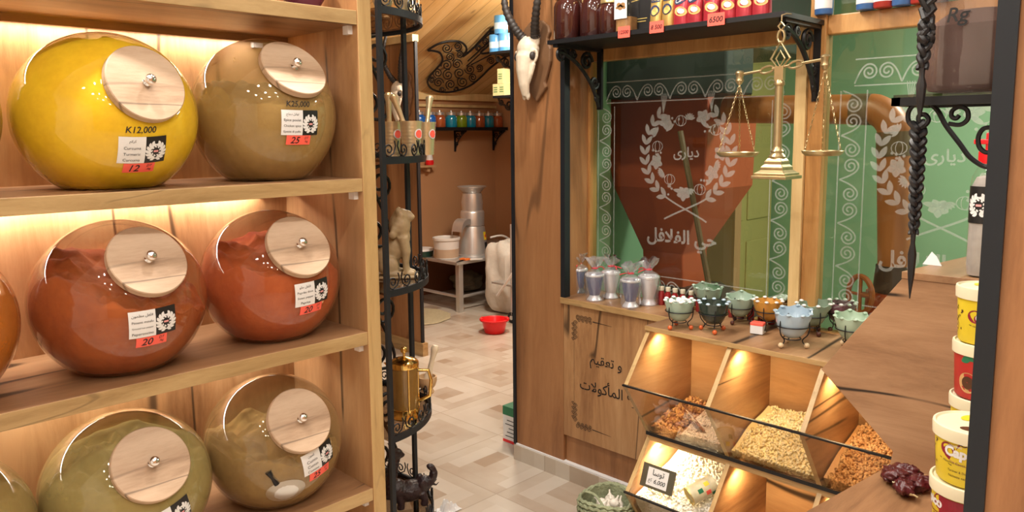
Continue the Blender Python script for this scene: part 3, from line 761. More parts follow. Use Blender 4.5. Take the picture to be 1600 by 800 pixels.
MB().box((-.075, -.048, -.0005), (.062, .048, .006)).build('base', 'stone', t, smooth=False, bevel=.002)
# glass and brass coffee press
t = thing('coffee_press', 'glossy brass and amber glass coffee press on the fourth shelf of the stand', 'coffee press', spot(624, 1.86, .6335), rd(-50))
L['amber'] = glass('amber_glass', (.55, .30, .06), .03, 1.7, dust=(.35, .20, .05), amount=.75)
MB().lathe([(0, .012), (.040, .012), (.041, .03), (.041, .165), (.0385, .165), (.0385, .02), (0, .02)], seg=40).build('beaker', 'amber', t)
MB().lathe([(0, 0), (.044, 0), (.046, .004), (.043, .012), (.0435, .03), (.041, .032), (.041, .012), (0, .010)], seg=40).build('base', 'gold', t)
for a in range(4):
    q = PI/2*a+.5; c = V((math.cos(q), math.sin(q), 0))
    MB().tube([c*.0435+V((0, 0, .02)), c*.0435+V((0, 0, .16))], .0028, 8).build('strut', 'gold', t)
lid = MB().lathe([(.0435, .160), (.0455, .166), (.0445, .176), (.036, .184), (.016, .190), (.004, .193), (.004, .203), (.010, .207), (.0115, .214), (.008, .221), (0, .223)], seg=40).build('lid', 'gold', t)
MB().tube([(.043, 0, .150), (.075, 0, .150), (.083, 0, .12), (.078, 0, .07), (.043, 0, .05)], .0055, 10).build('handle', 'gold', t)
MB().add([(-.036, -.016, .150), (-.036, .016, .150), (-.066, 0, .172), (-.041, -.012, .173), (-.041, .012, .173)], [(0, 1, 2), (0, 2, 3), (1, 4, 2), (3, 2, 4)]).build('spout', 'gold', t, smooth=False)
# wooden mortar with pestle
L['turned'] = mat('turned_wood', (.50, .31, .16), .55, var=.2, vs=30)
L['pale_wood'] = mat('pale_turned_wood', (.70, .58, .42), .5, var=.12, vs=30)
wp = spot(660, 1.985, .6335)
t = thing('wooden_mortar', 'small brown wooden mortar at the rim of the fourth stand shelf', 'mortar', wp)
MB().lathe([(0, 0), (.022, 0), (.024, .006), (.018, .014), (.028, .026), (.034, .044), (.033, .058), (.029, .058), (.026, .040), (.012, .024), (0, .022)], seg=32).build('bowl', 'turned', t)
t = thing('wooden_pestle', 'pale wooden pestle standing in the wooden mortar on the stand', 'pestle', wp+V((-.004, 0, .028)))
ob = MB().lathe([(0, 0), (.012, .003), (.0155, .014), (.013, .035), (.0085, .055), (.008, .095), (.011, .118), (.0135, .130), (.009, .140), (0, .142)], seg=24).build('rod', 'pale_wood', t)
ob.rotation_euler = (rd(8), rd(12), 0)
# dark carved figure on the lowest shelf
L['ebony'] = mat('dark_carved_wood', (.022, .010, .012), .42, var=.4, vs=30, bump=.5, bs=45)
t = thing('carved_figure', 'dark carved wooden beast with a raised curling trunk on the lowest stand shelf', 'figure', spot(627, 1.92, .3015), rd(-25), scale=.78)
mb = MB(); f0 = lambda p: p
mb.sph((.0, 0, .065), (.072, .050, .045)).sph((.062, 0, .085), (.034, .032, .036)).sph((-.055, 0, .075), (.045, .046, .05))
mb.tube(smooth_path([(.078, 0, .09), (.100, 0, .105), (.104, 0, .135), (.092, 0, .155), (.078, 0, .150)], 5), [.021]+[.018]*9+[.014]*9+[.010]*2, 10)
for sx in (-.055, .045):
    for s in (-1, 1): mb.tube([(sx, s*.028, .06), (sx+.012, s*.032, .03), (sx+.008, s*.032, .006)], [.02, .016, .018], 8)
for s in (-1, 1): mb.sph((.05, s*.034, .092), (.017, .008, .026)).tube([(.085, s*.012, .085), (.112, s*.016, .078), (.125, s*.014, .09)], [.007, .005, .002], 6)
for j in range(9): mb.sph((-.09+.004*j, 0, .06+.021*j), (.026, .030, .016))
mb.sph((-.058, 0, .235), (.034, .022, .024)).sph((-.035, 0, .225), (.020, .012, .012))
for s in (-1, 1): mb.tube([(-.065, s*.012, .248), (-.075, s*.020, .268), (-.085, s*.022, .278)], [.008, .006, .002], 6)
mb.build('beast', 'ebony', t, remesh=.004)
# ewers on the top shelf
def ewer(px, y, s, label):
    t = thing('brass_ewer', label, 'ewer', spot(px, y, 1.8462), rd(20), 'brass ewers on the top of the stand', s)
    MB().lathe([(0, 0), (.026, 0), (.028, .005), (.016, .014), (.012, .022), (.026, .040), (.036, .065), (.032, .092), (.016, .112), (.0105, .135), (.012, .165), (.019, .178), (.016, .178), (.009, .165), (0, .16)], seg=32).build('body', 'champagne', t)
    MB().tube(smooth_path([(.012, 0, .165), (.040, 0, .160), (.048, 0, .125), (.034, 0, .08)], 5), .0035, 8).build('handle', 'champagne', t)
    MB().tube(smooth_path([(-.032, 0, .07), (-.052, 0, .09), (-.056, 0, .13), (-.068, 0, .15)], 5), [.008]*6+[.005]*9+[.004], 8).build('spout', 'champagne', t)
ewer(607, 1.93, .9, 'brass ewer on the top stand shelf, nearest the iron rod')
ewer(637, 1.86, .95, 'brass ewer in the middle of the top stand shelf')
ewer(653, 2.00, .7, 'small brass ewer at the outer rim of the top stand shelf')
MB().grid(lambda u, v: at(700, 797, z=0)+V(((u-.5)*.09, (v-.5)*.07, .003+.028*abs(noise.noise(V((u*4, v*4, 1))))*(1-(2*u-1)**2)*(1-(2*v-1)**2)*3)), 14, 12).solo('crumpled_paper', 'white', 'scrap of crumpled white paper on the tiles near the iron stand', 'paper', smooth=False)

# ================================================================== skull trophies
L['bone'] = mat('bone', (.70, .60, .46), .55, var=.18, vs=30, bump=.1, bs=60)
L['horn'] = mat('horn', (.035, .028, .024), .5, var=.3, vs=40)
L['plaque'] = mat('dark_plaque', (.19, .10, .05), .38, var=.25, vs=12)
def trophy(loc, label, mirror=1):
    """horned skull on a shield, facing -x; local y runs to the left"""
    t = thing('skull_trophy', label, 'trophy', loc, 0, 'horned skulls on the doorway pillars')
    half = [(0, .155), (.035, .150), (.068, .125), (.078, .098), (.066, .075), (.066, .058), (.082, .035), (.080, -.02), (.062, -.07), (.048, -.105), (.056, -.125), (.0, -.185)]
    poly = half+[(-u, v) for u, v in half[-2:0:-1]]
    MB().prism(poly, -.018, 0, lambda u, v, w: V((w, u, v))).build('plaque', 'plaque', t, smooth=False, bevel=.006)
    mb = MB()
    mb.sph((-.058, 0, .055), (.040, .040, .044)).sph((-.070, 0, .025), (.034, .036, .040)).tube([(-.075, 0, .03), (-.082, 0, -.02), (-.080, 0, -.068), (-.072, 0, -.105)], [.032, .026, .019, .013], 12)
    for s in (-1, 1):
        mb.tube([V((-.072, s*.036, .028))+V((.006*math.sin(q), s*.012*math.cos(q)*.4, .021*math.cos(q)))+V((0, s*.010*math.sin(q), 0)) for q in (2*PI*i/12 for i in range(13))], .0062, 6)
        mb.tube([(-.070, s*.034, .004), (-.074, s*.026, -.03), (-.074, s*.014, -.06)], [.010, .009, .007], 6)
        mb.tube([(-.05, s*.022, .075), (-.052, s*.030, .100)], [.020, .017], 8)
        mb.sph((-.070, s*.008, -.104), (.010, .007, .016))
    mb.v = [V((-.018+(q.x+.018)*1.15, q.y*1.25, -.012+(q.z-.02)*1.2)) for q in mb.v]
    mb.build('skull', 'bone', t, remesh=.0035)
    mb = MB()
    for s in (-1, 1):
        MB().sph((-.086, s*.044, .0), (.013, .012, .017)).build('eye_socket', 'horn', t)
        path = smooth_path([(-.055, s*.034, .075), (-.085, s*.060, .125), (-.105, s*.092, .21), (-.09, s*.105, .32), (-.06, s*.095, .44), (-.04, s*.085, .54)], 14)
        n = len(path)
        r = [(.0200*(1-.70*i/n))*(1.13 if (i % 3) == 0 and i < n*.8 else .95) for i in range(n)]
        MB().tube(path, r, 12).build('horn', 'horn', t, ang=60)
    MB().tube([(-.004, 0, .155), (-.008, 0, .168), (-.002, 0, .178)], .002, 6).build('hook', 'steel', t)
    return t
p = at(842, 98, x=2.436)
tr = trophy((2.4345, p.y, p.z+.02), 'horned white skull on a dark shield, on the right pillar of the doorway')
p = at(637, 152, x=3.198)
dup(tr, (3.1985, p.y+.02, p.z+.02), label='horned skull on the far left pillar, half hidden by the iron stand')

# ================================================================== back room
TZ = .445
c0 = at(713.6, 410, z=TZ)
tb = thing('steel_table', 'low steel work table in the corner of the back room', 'table', (c0.x+.45, c0.y+.35, 0))
tx0, ty0, tx1, ty1 = c0.x, c0.y, 5.42, 5.62
MB().box((tx0, ty0, TZ-.028), (tx1, ty1, TZ)).build('top', 'steel', tb, world=True, smooth=False, bevel=.004)
for x, y in ((tx0+.07, ty0+.05), (tx0+.07, ty1-.09), (tx1-.09, ty0+.05), (tx1-.09, ty1-.09)):
    MB().box((x-.024, y-.024, 0), (x+.024, y+.024, TZ-.028)).build('leg', 'steel', tb, world=True, smooth=False, bevel=.003)
for a, b_ in (((tx0+.07, ty0+.05), (tx0+.07, ty1-.09)), ((tx0+.07, ty0+.05), (tx1-.09, ty0+.05))):
    MB().tube([(a[0], a[1], .13), (b_[0], b_[1], .13)], .014, 8).build('rail', 'steel', tb, world=True)
def ontable(px, py): p = at(px, py, z=TZ); return V((p.x, p.y, TZ+.0008))
mp_ = ontable(739, 398)
t = thing('spice_mill', 'tall stainless steel spice mill with a funnel on the back room table', 'mill', mp_, rd(-135))
MB().lathe([(0, 0), (.150, 0), (.152, .012), (.140, .02), (.108, .25), (.104, .262), (0, .262)], seg=40).build('body', 'steel', t)
MB().lathe([(.098, .262), (.106, .268), (.106, .38), (.100, .395), (.092, .40), (.096, .47), (.085, .55), (.075, .555), (0, .556)], seg=40).build('neck', 'steel', t)
MB().lathe([(.060, .552), (.066, .556), (.125, .612), (.129, .612), (.129, .606), (.070, .552)], seg=40).build('funnel', 'steel', t)
mb = MB()
ch = smooth_path([(.06, 0, .30), (.14, 0, .315), (.20, 0, .28), (.225, 0, .21)], 5)
mb.add([q+V((0, s*.055, dz)) for q in ch for s, dz in ((-1, -.03), (-1, .02), (1, .02), (1, -.03))], [(4*i+k, 4*i+k+1, 4*i+5+k, 4*i+4+k) for i in range(len(ch)-1) for k in range(3)])
ob = mb.build('chute', 'steel', t, smooth=True); ob.rotation_euler.z = rd(-35)
L['yellow'] = mat('warning_yellow', (.85, .60, .02), .5); L['switch'] = mat('switch_red', (.7, .03, .02), .4)
def cone(u, v, e=0.): 
    r = .1405-(v-.02)*.139+.003+e; a = u/.13-.05+PI*.5-PI; return V((r*math.cos(a+PI*1.0-.35), r*math.sin(a+PI*1.0-.35), v))
ob = MB().flat(move(rect(.05, .07, 4, 2), 0, .175), lambda u, v: cone(u, v)).build('switch_plate', 'yellow', t)
MB().flat(move(disc(.013), 0, .175), lambda u, v: cone(u, v, .003)).build('switch', 'switch', ob)
ob = MB().flat(move(rect(.05, .06, 4, 2), 0, .09), lambda u, v: cone(u, v)).build('plate', 'ink', t)
ob = MB().flat(move(rect(.075, .03, 4, 2), .01, .035), lambda u, v: cone(u, v)).build('warning_label', 'yellow', t)
MB().flat(move(rect(.03, .018), .01, .035), lambda u, v: cone(u, v, .002)).build('print', 'ink', ob, smooth=False)
pa, pb = ontable(764, 396), ontable(800, 398)
L['cable'] = mat('white_cable', (.75, .73, .68), .4)
MB().tube(smooth_path([mp_+V((.12, -.10, .15)), mp_+V((.22, -.17, .16)), mp_+V((.36, -.22, .05)), pb+V((0, -.0, .008)), pb+V((.2, -.1, .008))], 8), .009, 8).solo('power_cable', 'cable', 'white cable curving from the mill over the steel table', 'cable')
L['bucket'] = mat('translucent_plastic', (.74, .72, .68), .35)
L['beige'] = mat('beige_flour', (.52, .38, .26), .7)
bp = ontable(698, 403)
t = thing('plastic_bucket', 'white plastic bucket with beige flour on the steel table by the mill', 'bucket', bp)
MB().lathe([(0, 0), (.098, 0), (.102, .004), (.112, .16), (.120, .162), (.121, .182), (.112, .184), (.106, .17), (.097, .01), (0, .008)], seg=40).build('tub', 'bucket', t)
MB().lathe([(.1035, .012), (.1085, .085), (.1090, .085), (.1040, .012)], seg=40).build('contents', 'beige', t)
L['dkgreen'] = mat('dark_green_plastic', (.012, .05, .035), .4)
bp = ontable(669, 399)
t = thing('plastic_box', 'flat dark green box with a white lid on the table behind the bucket', 'box', bp+V((-.06, .03, 0)))
MB().lathe([(0, 0), (.11, 0), (.115, .05), (0, .05)], seg=32).build('box', 'dkgreen', t)
MB().lathe([(0, .05), (.116, .05), (.118, .056), (.114, .066), (0, .068)], seg=32).build('lid', 'white', t)
L['orange'] = mat('orange_plastic', (.80, .20, .03), .4)
t = thing('scissors', 'orange handled scissors lying on the steel table edge', 'scissors', ontable(722, 408), rd(20))
for s in (-1, 1):
    ob = MB().tube([(.05+.032*math.cos(q), s*.022+.018*math.sin(q), .009) for q in (2*PI*i/14 for i in range(14))], .007, 8, closed=True).build('handle', 'orange', t)
    MB().prism([(.02, s*.012), (.018, -s*.002), (-.10, -s*.004), (-.10, s*.0)], .004+s*.002, .0065+s*.002, lambda u, v, w: V((u, v, w))).build('blade', 'ink', t, smooth=False)
t = thing('scraper', 'small white scraper lying on the steel table beside the scissors', 'scraper', ontable(744, 406), rd(-20))
MB().prism([(-.06, -.018), (.05, -.022), (.06, 0), (.05, .022), (-.06, .018)], 0, .008, lambda u, v, w: V((u, v, w))).build('blade', 'bucket', t, smooth=False, bevel=.002)
L['sack'] = mat('woven_sack', (.70, .66, .58), .8, var=.1, vs=20, bump=.4, bs=25)
L['olive'] = mat('olive_sacking', (.24, .22, .16), .85, var=.25, vs=15, bump=.3, bs=30)
def blob(name, c, r, m, label, cat, seed, amp=.12, squ=2.6, parts=None):
    def fn(p):
        q = V((p.x/r[0], p.y/r[1], p.z/r[2])); l = (abs(q.x)**squ+abs(q.y)**squ+abs(q.z)**squ)**(1/squ); q = q/max(l, 1e-6)
        k = 1+amp*noise.noise(q*1.6+V((seed, 0, 0)))+amp*.35*noise.noise(q*5+V((0, seed, 0)))
        return V((q.x*r[0]*k, q.y*r[1]*k, q.z*r[2]*(k if q.z > -.6 else 1)))
    mb = MB().sph(V(c)+V((0, 0, r[2])), 1, 40, 30, fn=lambda p: fn(V((p.x*r[0], p.y*r[1], p.z*r[2]))))
    for p in mb.v: p.z = max(p.z, c[2])
    return mb.solo(name, m, label, cat)
fp = at(722, 458, z=0)
blob('cloth_sack', (fp.x+.12, fp.y+.06, .001), (.15, .13, .09), 'olive', 'crumpled olive grey sack lying under the steel table', 'sack', 3, .3)
sp = at(788, 496, z=0)
blob('white_sack', (sp.x+.19, sp.y+.13, .001), (.17, .17, .30), 'sack', 'tall white woven sack beside the trolley in the back room', 'sack', 8, .17, 4.0)
# trolley: a steel plate on a leg with a castor, only its left end shows past the pillar
a = at(768, 440, x=sp.x-.12)
t = thing('steel_trolley', 'steel trolley with a low plate and castor, cut off by the doorway pillar', 'trolley', (a.x+.03, a.y-.2, 0))
MB().box((a.x, a.y-.42, a.z-.015), (a.x+.11, a.y, a.z)).build('plate', 'steel', t, world=True, smooth=False)
q = at(801, 470, x=a.x+.03)
MB().tube([(q.x, q.y, .07), (q.x, q.y, .80)], .016, 8).build('post', 'steel', t, world=True)
ob = MB().tube([(q.x-.015, q.y, .046), (q.x+.015, q.y, .046)], .045, 20).build('castor', 'ink', t, world=True)
MB().tube([(q.x-.020, q.y, .046), (q.x+.020, q.y, .046)], .018, 12).build('hub', 'steel', ob, world=True)
p0, p1 = at(777, 462, x=a.x-.03), at(806, 420, x=a.x-.014)
MB().tube([p0, p1], .011, 8).solo('white_stick', 'cable', 'white plastic stick leaning across the trolley plate and sack', 'stick')
L['red'] = mat('red_plastic', (.80, .012, .018), .3)
bp = at(772.5, 523, z=0)
t = thing('red_basin', 'small bright red plastic basin on the back room floor', 'basin', (bp.x+.05, bp.y+.05, .0006))
MB().lathe([(0, 0), (.072, 0), (.077, .004), (.098, .095), (.112, .100), (.112, .106), (.098, .107), (.090, .098), (.070, .008), (0, .006)], seg=40).build('bowl', 'red', t)
for s in (-1, 1):
    MB().tube([(.104*math.cos(q), .104*math.sin(q), .103) for q in (PI/4+s*PI/2+.3*k-.45 for k in range(4))], .012, 8).build('grip', 'red', t)
L['straw'] = mat('woven_straw', (.50, .44, .28), .9, var=.2, vs=40, bump=.5, bs=120)
mp2 = at(668, 498, z=0)
mb = MB().lathe([(0, .001), (.30, .001), (.31, .006)]+[(.30-.0125*i, .011+.004*(i % 2)) for i in range(24)]+[(0, .012)], seg=56, fn=lambda r, a_, z, j: (r*(1+.018*math.sin(a_*11)), z))
mb.v = [v_+V((mp2.x-.05, mp2.y+.12, 0)) for v_ in mb.v]
mb.solo('straw_mat', 'straw', 'round woven straw mat on the back room floor', 'mat')
# green and white carton behind the pillar foot
cp = at(786.5, 690, z=0)
t = thing('carton', 'green and white carton with a red stripe on the floor behind the pillar', 'carton', (cp.x+.02, cp.y+.015, .0006))
L['green'] = mat('carton_green', (.02, .19, .085), .5)
h_ = .185
MB().box((-.02, -.155, 0), (.18, -.015, h_)).build('box', 'white', t, smooth=False)
for nm, z0, z1, m in (('green_band', .142, .1855, 'green'), ('red_stripe', .004, .018, 'red')):
    MB().box((-.0212, -.1562, z0), (.1812, -.0138, z1)).build(nm, m, t, smooth=False)
mb = MB()
for k in range(5): mb.box((-.0208, -.145, .035+.02*k), (-.0206, -.03-.012*(k % 3), .039+.02*k))
for k in range(5): mb.box((-.01, -.0148,   .035+.02*k), (.15-.012*(k % 3), -.0142, .039+.02*k))
mb.build('print', 'ink', t, smooth=False)
# glass jars along the wall shelf
sz = at(730, 199, y=5.55).z
x0, x1 = at(652, 197, y=5.5).x, 5.44
t = thing('wall_shelf', 'black wall shelf with scroll brackets along the back room wall', 'shelf', ((x0+x1)/2, 5.56, sz))
MB().box((x0, 5.45, sz-.03), (x1, Y1, sz)).build('board', 'black', t, world=True, smooth=False)
def bracket_mb(h, d):
    mb = MB()
    mb.box((-.008, -.012, -h), (.008, 0, 0)).box((-.008, -d, -.012), (.008, 0, 0))
    f = lambda u, v: V((0, -u, -v))
    mb.tube([f(*p) for p in bez((d*.95, .012), (d*.75, h*.15), (d*.15, h*.45), (.012, h*.95), 12)], .006, 6)
    for c, r, s in (((d*.30, h*.24), d*.20, 1), ((d*.66, h*.13), d*.13, -1), ((d*.17, h*.62), d*.11, 1)):
        mb.tube([f(*p) for p in spiral(c, r, r*.2, 0, 1.6*s, 18)], .005, 5)
    return mb
for px in (711, 771): 
    b = at(px, 205, y=5.64); m_ = bracket_mb(.20, .17); m_.v = [v_+V((b.x, Y1-.001, sz-.03)) for v_ in m_.v]; m_.build('bracket', 'black', t, world=True)
JC = {'blue': (.02, .16, .62), 'teal': (.01, .26, .42), 'amber': (.42, .10, .03), 'lime': (.20, .30, .015)}
for k, v_ in JC.items(): L['jar_'+k] = mat('glass_'+k, v_, .12, var=.25, vs=30, coat=.6)
first = None
for px, c, lb in ((655, 'blue', 'bright blue jar at the left end of the back wall shelf'), (672, 'blue', 'bright blue jar beside the first orange jar on the back wall shelf'), (687, 'amber', 'orange brown jar between the blue and teal jars on the back shelf'),
                  (705, 'teal', 'broad teal jar left of the lime green jar on the back shelf'), (721, 'lime', 'lime green jar on the back wall shelf'), (735, 'teal', 'teal jar right of the lime green jar on the back shelf'),
                  (749, 'amber', 'orange jar in the middle between two teal jars on the back shelf'), (763, 'teal', 'narrow teal jar right of the middle orange jar'), (777, 'amber', 'reddish jar at the right end of the back wall shelf')):
    p = V((at(px, 190, y=5.54).x, 5.54, sz+.0008))
    if first is None:
        t = first = thing('glass_jar', lb, 'jar', p, 0, 'coloured jars on the back wall shelf')
        MB().lathe([(0, 0), (.052, 0), (.056, .006), (.056, .085), (.050, .10), (.040, .107), (.040, .118), (0, .118)], seg=28).build('glass', 'jar_'+c, t)
        MB().lathe([(0, .112), (.043, .112), (.044, .135), (.040, .139), (.012, .141), (.010, .155), (0, .157)], seg=28).build('lid', 'steel', t)
    else: dup(first, p, label=lb, mats={'glass': L['jar_'+c]})
# iron bird on the sloping pine ceiling
def on_ceiling(px, py, off=.02):
    v = FW + RT*((px-800)/CF) + DN*((py-CPY)/CF); n = V((0, SL, 1)).normalized(); o = V((0, Y1, ZB))
    return EYE + v*((o-EYE).dot(n)/v.dot(n)) - n*off
t = thing('iron_bird', 'black scrolled iron bird with spread wings on the pine ceiling', 'wall ornament', on_ceiling(725, 95, .0))
out = [(668, 75), (682, 66), (700, 61), (718, 62), (727, 70), (727, 78), (722, 85), (735, 75), (757, 52), (768, 40), (775, 40), (774, 50), (764, 66), (750, 80), (775, 76), (800, 62), (800, 78), (782, 90), (765, 103), (752, 116), (735, 130), (712, 139), (690, 141), (674, 136), (667, 126), (671, 115), (681, 104), (690, 92), (687, 80), (676, 76)]
MB().tube([on_ceiling(*p) for p in smooth_path([(a, b_, 0) for a, b_ in out], 4, True) for p in [(p[0], p[1])]], .0095, 6, closed=True).build('outline', 'black', t, world=True)
mb = MB()
for cx_, cy_, r, a, s in ((697, 72, 8, 0, 1), (714, 69, 7, 2, -1), (702, 86, 7, 1, -1), (717, 82, 6, 4, 1), (697, 99, 9, 3, 1), (713, 97, 8, 0, -1), (683, 111, 8, 2, 1), (699, 114, 9, 5, -1), (717, 111, 9, 1, 1), (733, 105, 8, 3, -1), (684, 126, 8, 0, -1), (703, 129, 8, 2, 1), (722, 125, 9, 4, -1), (738, 118, 7, 1, 1), (748, 103, 6, 2, -1), (674, 121, 5, 1, 1), (766, 92, 6, 3, 1), (757, 62, 6, 4, 1), (746, 72, 5, 0, -1), (768, 48, 4, 2, 1), (690, 137, 5, 0, 1), (712, 136, 4, 3, -1), (785, 79, 6, 1, 1)):
    mb.tube([on_ceiling(*p) for p in spiral((cx_, cy_), r, 1.2, a, 1.8*s, 24)], .0052, 5)
mb.build('scrolls', 'black', t, world=True)
mb = MB()
for a, b_ in (((722, 85), (768, 46)), ((730, 92), (775, 50)), ((735, 98), (790, 70)), ((728, 100), (750, 80))):
    mb.tube([on_ceiling(*a), on_ceiling(*b_)], .006, 5)
mb.build('feathers', 'black', t, world=True)
# little shelves with tins and yellow cartons, reaching out from behind the doorway pillar
struct(MB().box((4.42, 2.40, 0), (4.50, 4.06, 3.0)), 'wall_alcove', 'orange_wall', smooth=False)
def alcove_shelf(px, py, label):
    p = at(px, py, x=4.1); t = thing('bracket_shelf', label, 'shelf', (4.26, 3.98, p.z), 0, 'little black shelves behind the doorway pillar')
    MB().box((4.06, 3.78, p.z-.018), (4.42, p.y, p.z)).build('board', 'black', t, world=True, smooth=False)
    m_ = MB(); f = lambda u, v: V((4.42-u, p.y-.03, p.z-.018-v))
    m_.tube([f(*q) for q in bez((.33, .0), (.30, .08), (.10, .06), (.0, .22), 12)], .008, 6)
    for c, r, s in (((.22, .05), .04, 1), ((.09, .09), .045, -1), ((.30, .03), .022, 1)): m_.tube([f(*q) for q in spiral(c, r, r*.2, 0, 1.6*s, 18)], .007, 5)
    m_.build('bracket', 'black', t, world=True); return p
pa = alcove_shelf(771, 82, 'upper little black shelf behind the doorway pillar, holding blue tins')
pb = alcove_shelf(776, 150, 'lower little black shelf behind the doorway pillar, holding yellow cartons')
L['sky'] = mat('blue_tin', (.10, .36, .72), .3); L['paleblue'] = mat('pale_blue_label', (.55, .75, .88), .4)
def tin(px, z, y, label, h=.135, w=.052):
    p = at(px, 60, x=4.16); t = thing('blue_tin', label, 'tin', (4.16, p.y, z), 0, 'blue tins on the upper little shelf')
    MB().lathe([(0, 0), (w*.96, 0), (w, .004), (w, h-.004), (w*.96, h), (0, h)], seg=28).build('can', 'sky', t)
    MB().lathe([(w+.0008, h*.25), (w+.0008, h*.6)], seg=28).build('label', 'paleblue', t)
tin(775, pa.z+.0008, 0, 'blue tin at the front of the upper little shelf'); tin(790, pa.z+.0008, 0, 'blue tin by the pillar on the upper little shelf')
tin(783, pa.z+.1370, 0, 'blue tin stacked on top of two others')
L['lemon'] = mat('pale_yellow_carton', (.60, .56, .28), .5); L['lemonprint'] = mat('green_print', (.10, .22, .08), .5)
def carton(px, dz, label, h=.09):
    p = at(px, 140, x=4.16); t = thing('yellow_carton', label, 'carton', (4.16, p.y, pb.z+dz), 0, 'yellow cartons on the lower little shelf')
    MB().box((-.05, -.03, 0), (.05, .03, h)).build('box', 'lemon', t, smooth=False, bevel=.001)
    mb = MB()
    for k in range(3): mb.box((-.0504, -.02, h*.3+k*.016), (-.0502, .02, h*.3+.008+k*.016))
    mb.build('print', 'lemonprint', t, smooth=False)
carton(781.5, .0008, 'yellow carton standing at the outer end of the lower little shelf'); carton(791, .0008, 'yellow carton standing nearer the pillar on the lower little shelf')
carton(789, .0918, 'yellow carton stacked on the others on the lower little shelf', .11)
# small red pot on a wooden wall bracket
p = at(667, 258, y=5.6)
t = thing('wall_bracket', 'tiny wooden wall bracket under the red and white pot', 'bracket', (p.x, Y1, p.z))
MB().box((-.16, -.10, -.02), (.07, -.0005, 0)).box((-.01, -.07, -.06), (.02, -.0005, -.02)).build('board', 'turned', t, smooth=False)
t = thing('red_pot', 'small red pot with a white top on the wall bracket', 'pot', (p.x+.03, Y1-.055, p.z+.0008))
MB().lathe([(0, 0), (.034, 0), (.040, .02), (.036, .045), (0, .045)], seg=24).build('pot', 'red', t)
MB().lathe([(.034, .045), (.026, .09), (.012, .12), (0, .125)], seg=24).build('top', 'white', t)
# ================================================================== shelf over the left window and what stands on it
WX = 2.30
a, b = at(855, 66, x=WX), at(1207, 16, x=WX); wz = (a.z+b.z)/2
ws = thing('window_shelf', 'long black shelf on scroll brackets over the left window, holding jars and sachets', 'shelf', (2.46, (a.y+b.y)/2, wz))
MB().box((WX, b.y-.04, wz-.016), (2.598, a.y, wz)).build('board', 'black', ws, world=True, smooth=False)
def wall_bracket(y, h, d, z=None):
    mb = MB(); f = lambda u, v: V((2.598-u, y, (z or wz)-.016-v))
    mb.box((2.585, y-.012, wz-.016-h), (2.598, y+.012, wz-.016)).box((2.598-d, y-.012, wz-.028), (2.598, y+.012, wz-.016))
    for dy in (0,):
        mb.tube([f(*p) for p in bez((d*.96, .03), (d*.70, h*.10), (d*.22, h*.40), (.015, h*.96), 14)], .0085, 6)
        for c, r, s, tt in (((d*.88, .040), .030, 1, .0065), ((d*.33, h*.22), h*.15, 1, .0075), ((d*.16, h*.56), h*.11, -1, .007), ((d*.09, h*.82), h*.06, 1, .006), ((d*.62, h*.12), h*.075, -1, .006)):
            mb.tube([f(*p) for p in spiral(c, r, r*.22, PI, 1.7*s, 20)], tt, 6)
    mb.build('bracket', 'black', ws, world=True)
wall_bracket(a.y-.035, .25, .29); wall_bracket(b.y-.02, .25, .27)
ON = wz+.0008
def on_shelf(px, x): p = at(px, 40, x=x); return V((p.x, p.y, ON))
L['honey'] = mat('dark_honey', (.045, .010, .008), .08, var=.3, vs=10, coat=1.)
L['goldlid'] = mat('gold_lid', (.72, .56, .26), .3, .8)
hj = None
def honey(px, x, label, s):
    global hj
    p = on_shelf(px, x)
    if hj is None:
        hj = t = thing('honey_jar', label, 'jar', p, 0, 'dark jars on the window shelf', s)
        MB().lathe([(0, 0), (.050, 0), (.055, .006), (.055, .125), (.050, .142), (.043, .150), (.043, .158), (0, .158)], seg=32, fn=lambda r, a_, z, j: (r*(1+(.018*math.cos(a_*8) if .01 < z < .13 else 0)), z)).build('glass', 'honey', t)
        MB().lathe([(.046, .152), (.048, .154), (.048, .170), (.045, .174), (0, .174)], seg=32).build('lid', 'goldlid', t)
    else: dup(hj, p, 20*px, label, scale=s)
honey(887, 2.355, 'dark honey jar at the left end of the window shelf', 1.0)
honey(903, 2.47, 'tall dark honey jar just right of the leftmost one on the window shelf', 1.12)
honey(928, 2.385, 'dark honey jar with a gold lid, third from the shelf end', 1.0)
honey(950, 2.537, 'dark honey jar standing behind the third and the small jar', 1.0)
honey(953, 2.355, 'small slim dark jar between the honey jars and the clear bottle', .74)
L['nut'] = mat('nut_brown', (.30, .15, .05), .6, var=.4, vs=60)
p = on_shelf(979, 2.36)
t = thing('seed_bottle', 'clear square bottle with a white label of nuts, beside the small dark jar', 'bottle', p)
def squircle(r, a_, z, j): k = (abs(math.cos(a_))**5+abs(math.sin(a_))**5)**(-1/5); return (r*min(k, 1.18), z)
MB().lathe([(0, 0), (.033, 0), (.036, .004), (.036, .125), (.022, .15), (.016, .16), (.016, .18)], seg=40, fn=squircle, M=Matrix.Rotation(0, 3, 'Z')).build('glass', 'clear', t)
MB().lathe([(0, .004), (.033, .006), (.033, .055), (0, .06)], seg=32, fn=squircle).build('seeds', 'nut', t)
MB().lathe([(.018, .165), (.019, .167), (.019, .190), (0, .190)], seg=20).build('cap', 'white', t)
ob = MB().box((-.0378, -.028, .048), (-.0368, .028, .118)).build('label', 'white', t, smooth=False)
mb = MB()
for y_, z_, r_ in ((-.010, .096, .011), (.008, .098, .010), (.001, .088, .012), (-.016, .086, .007), (.016, .088, .006)): mb.flat(move(disc(r_, r_*.8), 0, 0), lambda u, v: V((-.0382, y_-u, z_+v)))
mb.build('picture', 'nut', ob, smooth=False)
p = on_shelf(1008, 2.42)
L['goldprint'] = mat('gold_print', (.80, .62, .20), .35, .6)
t = thing('black_gift_box', 'tall black box with gold lettering between the clear bottle and the gold sachets', 'box', p)
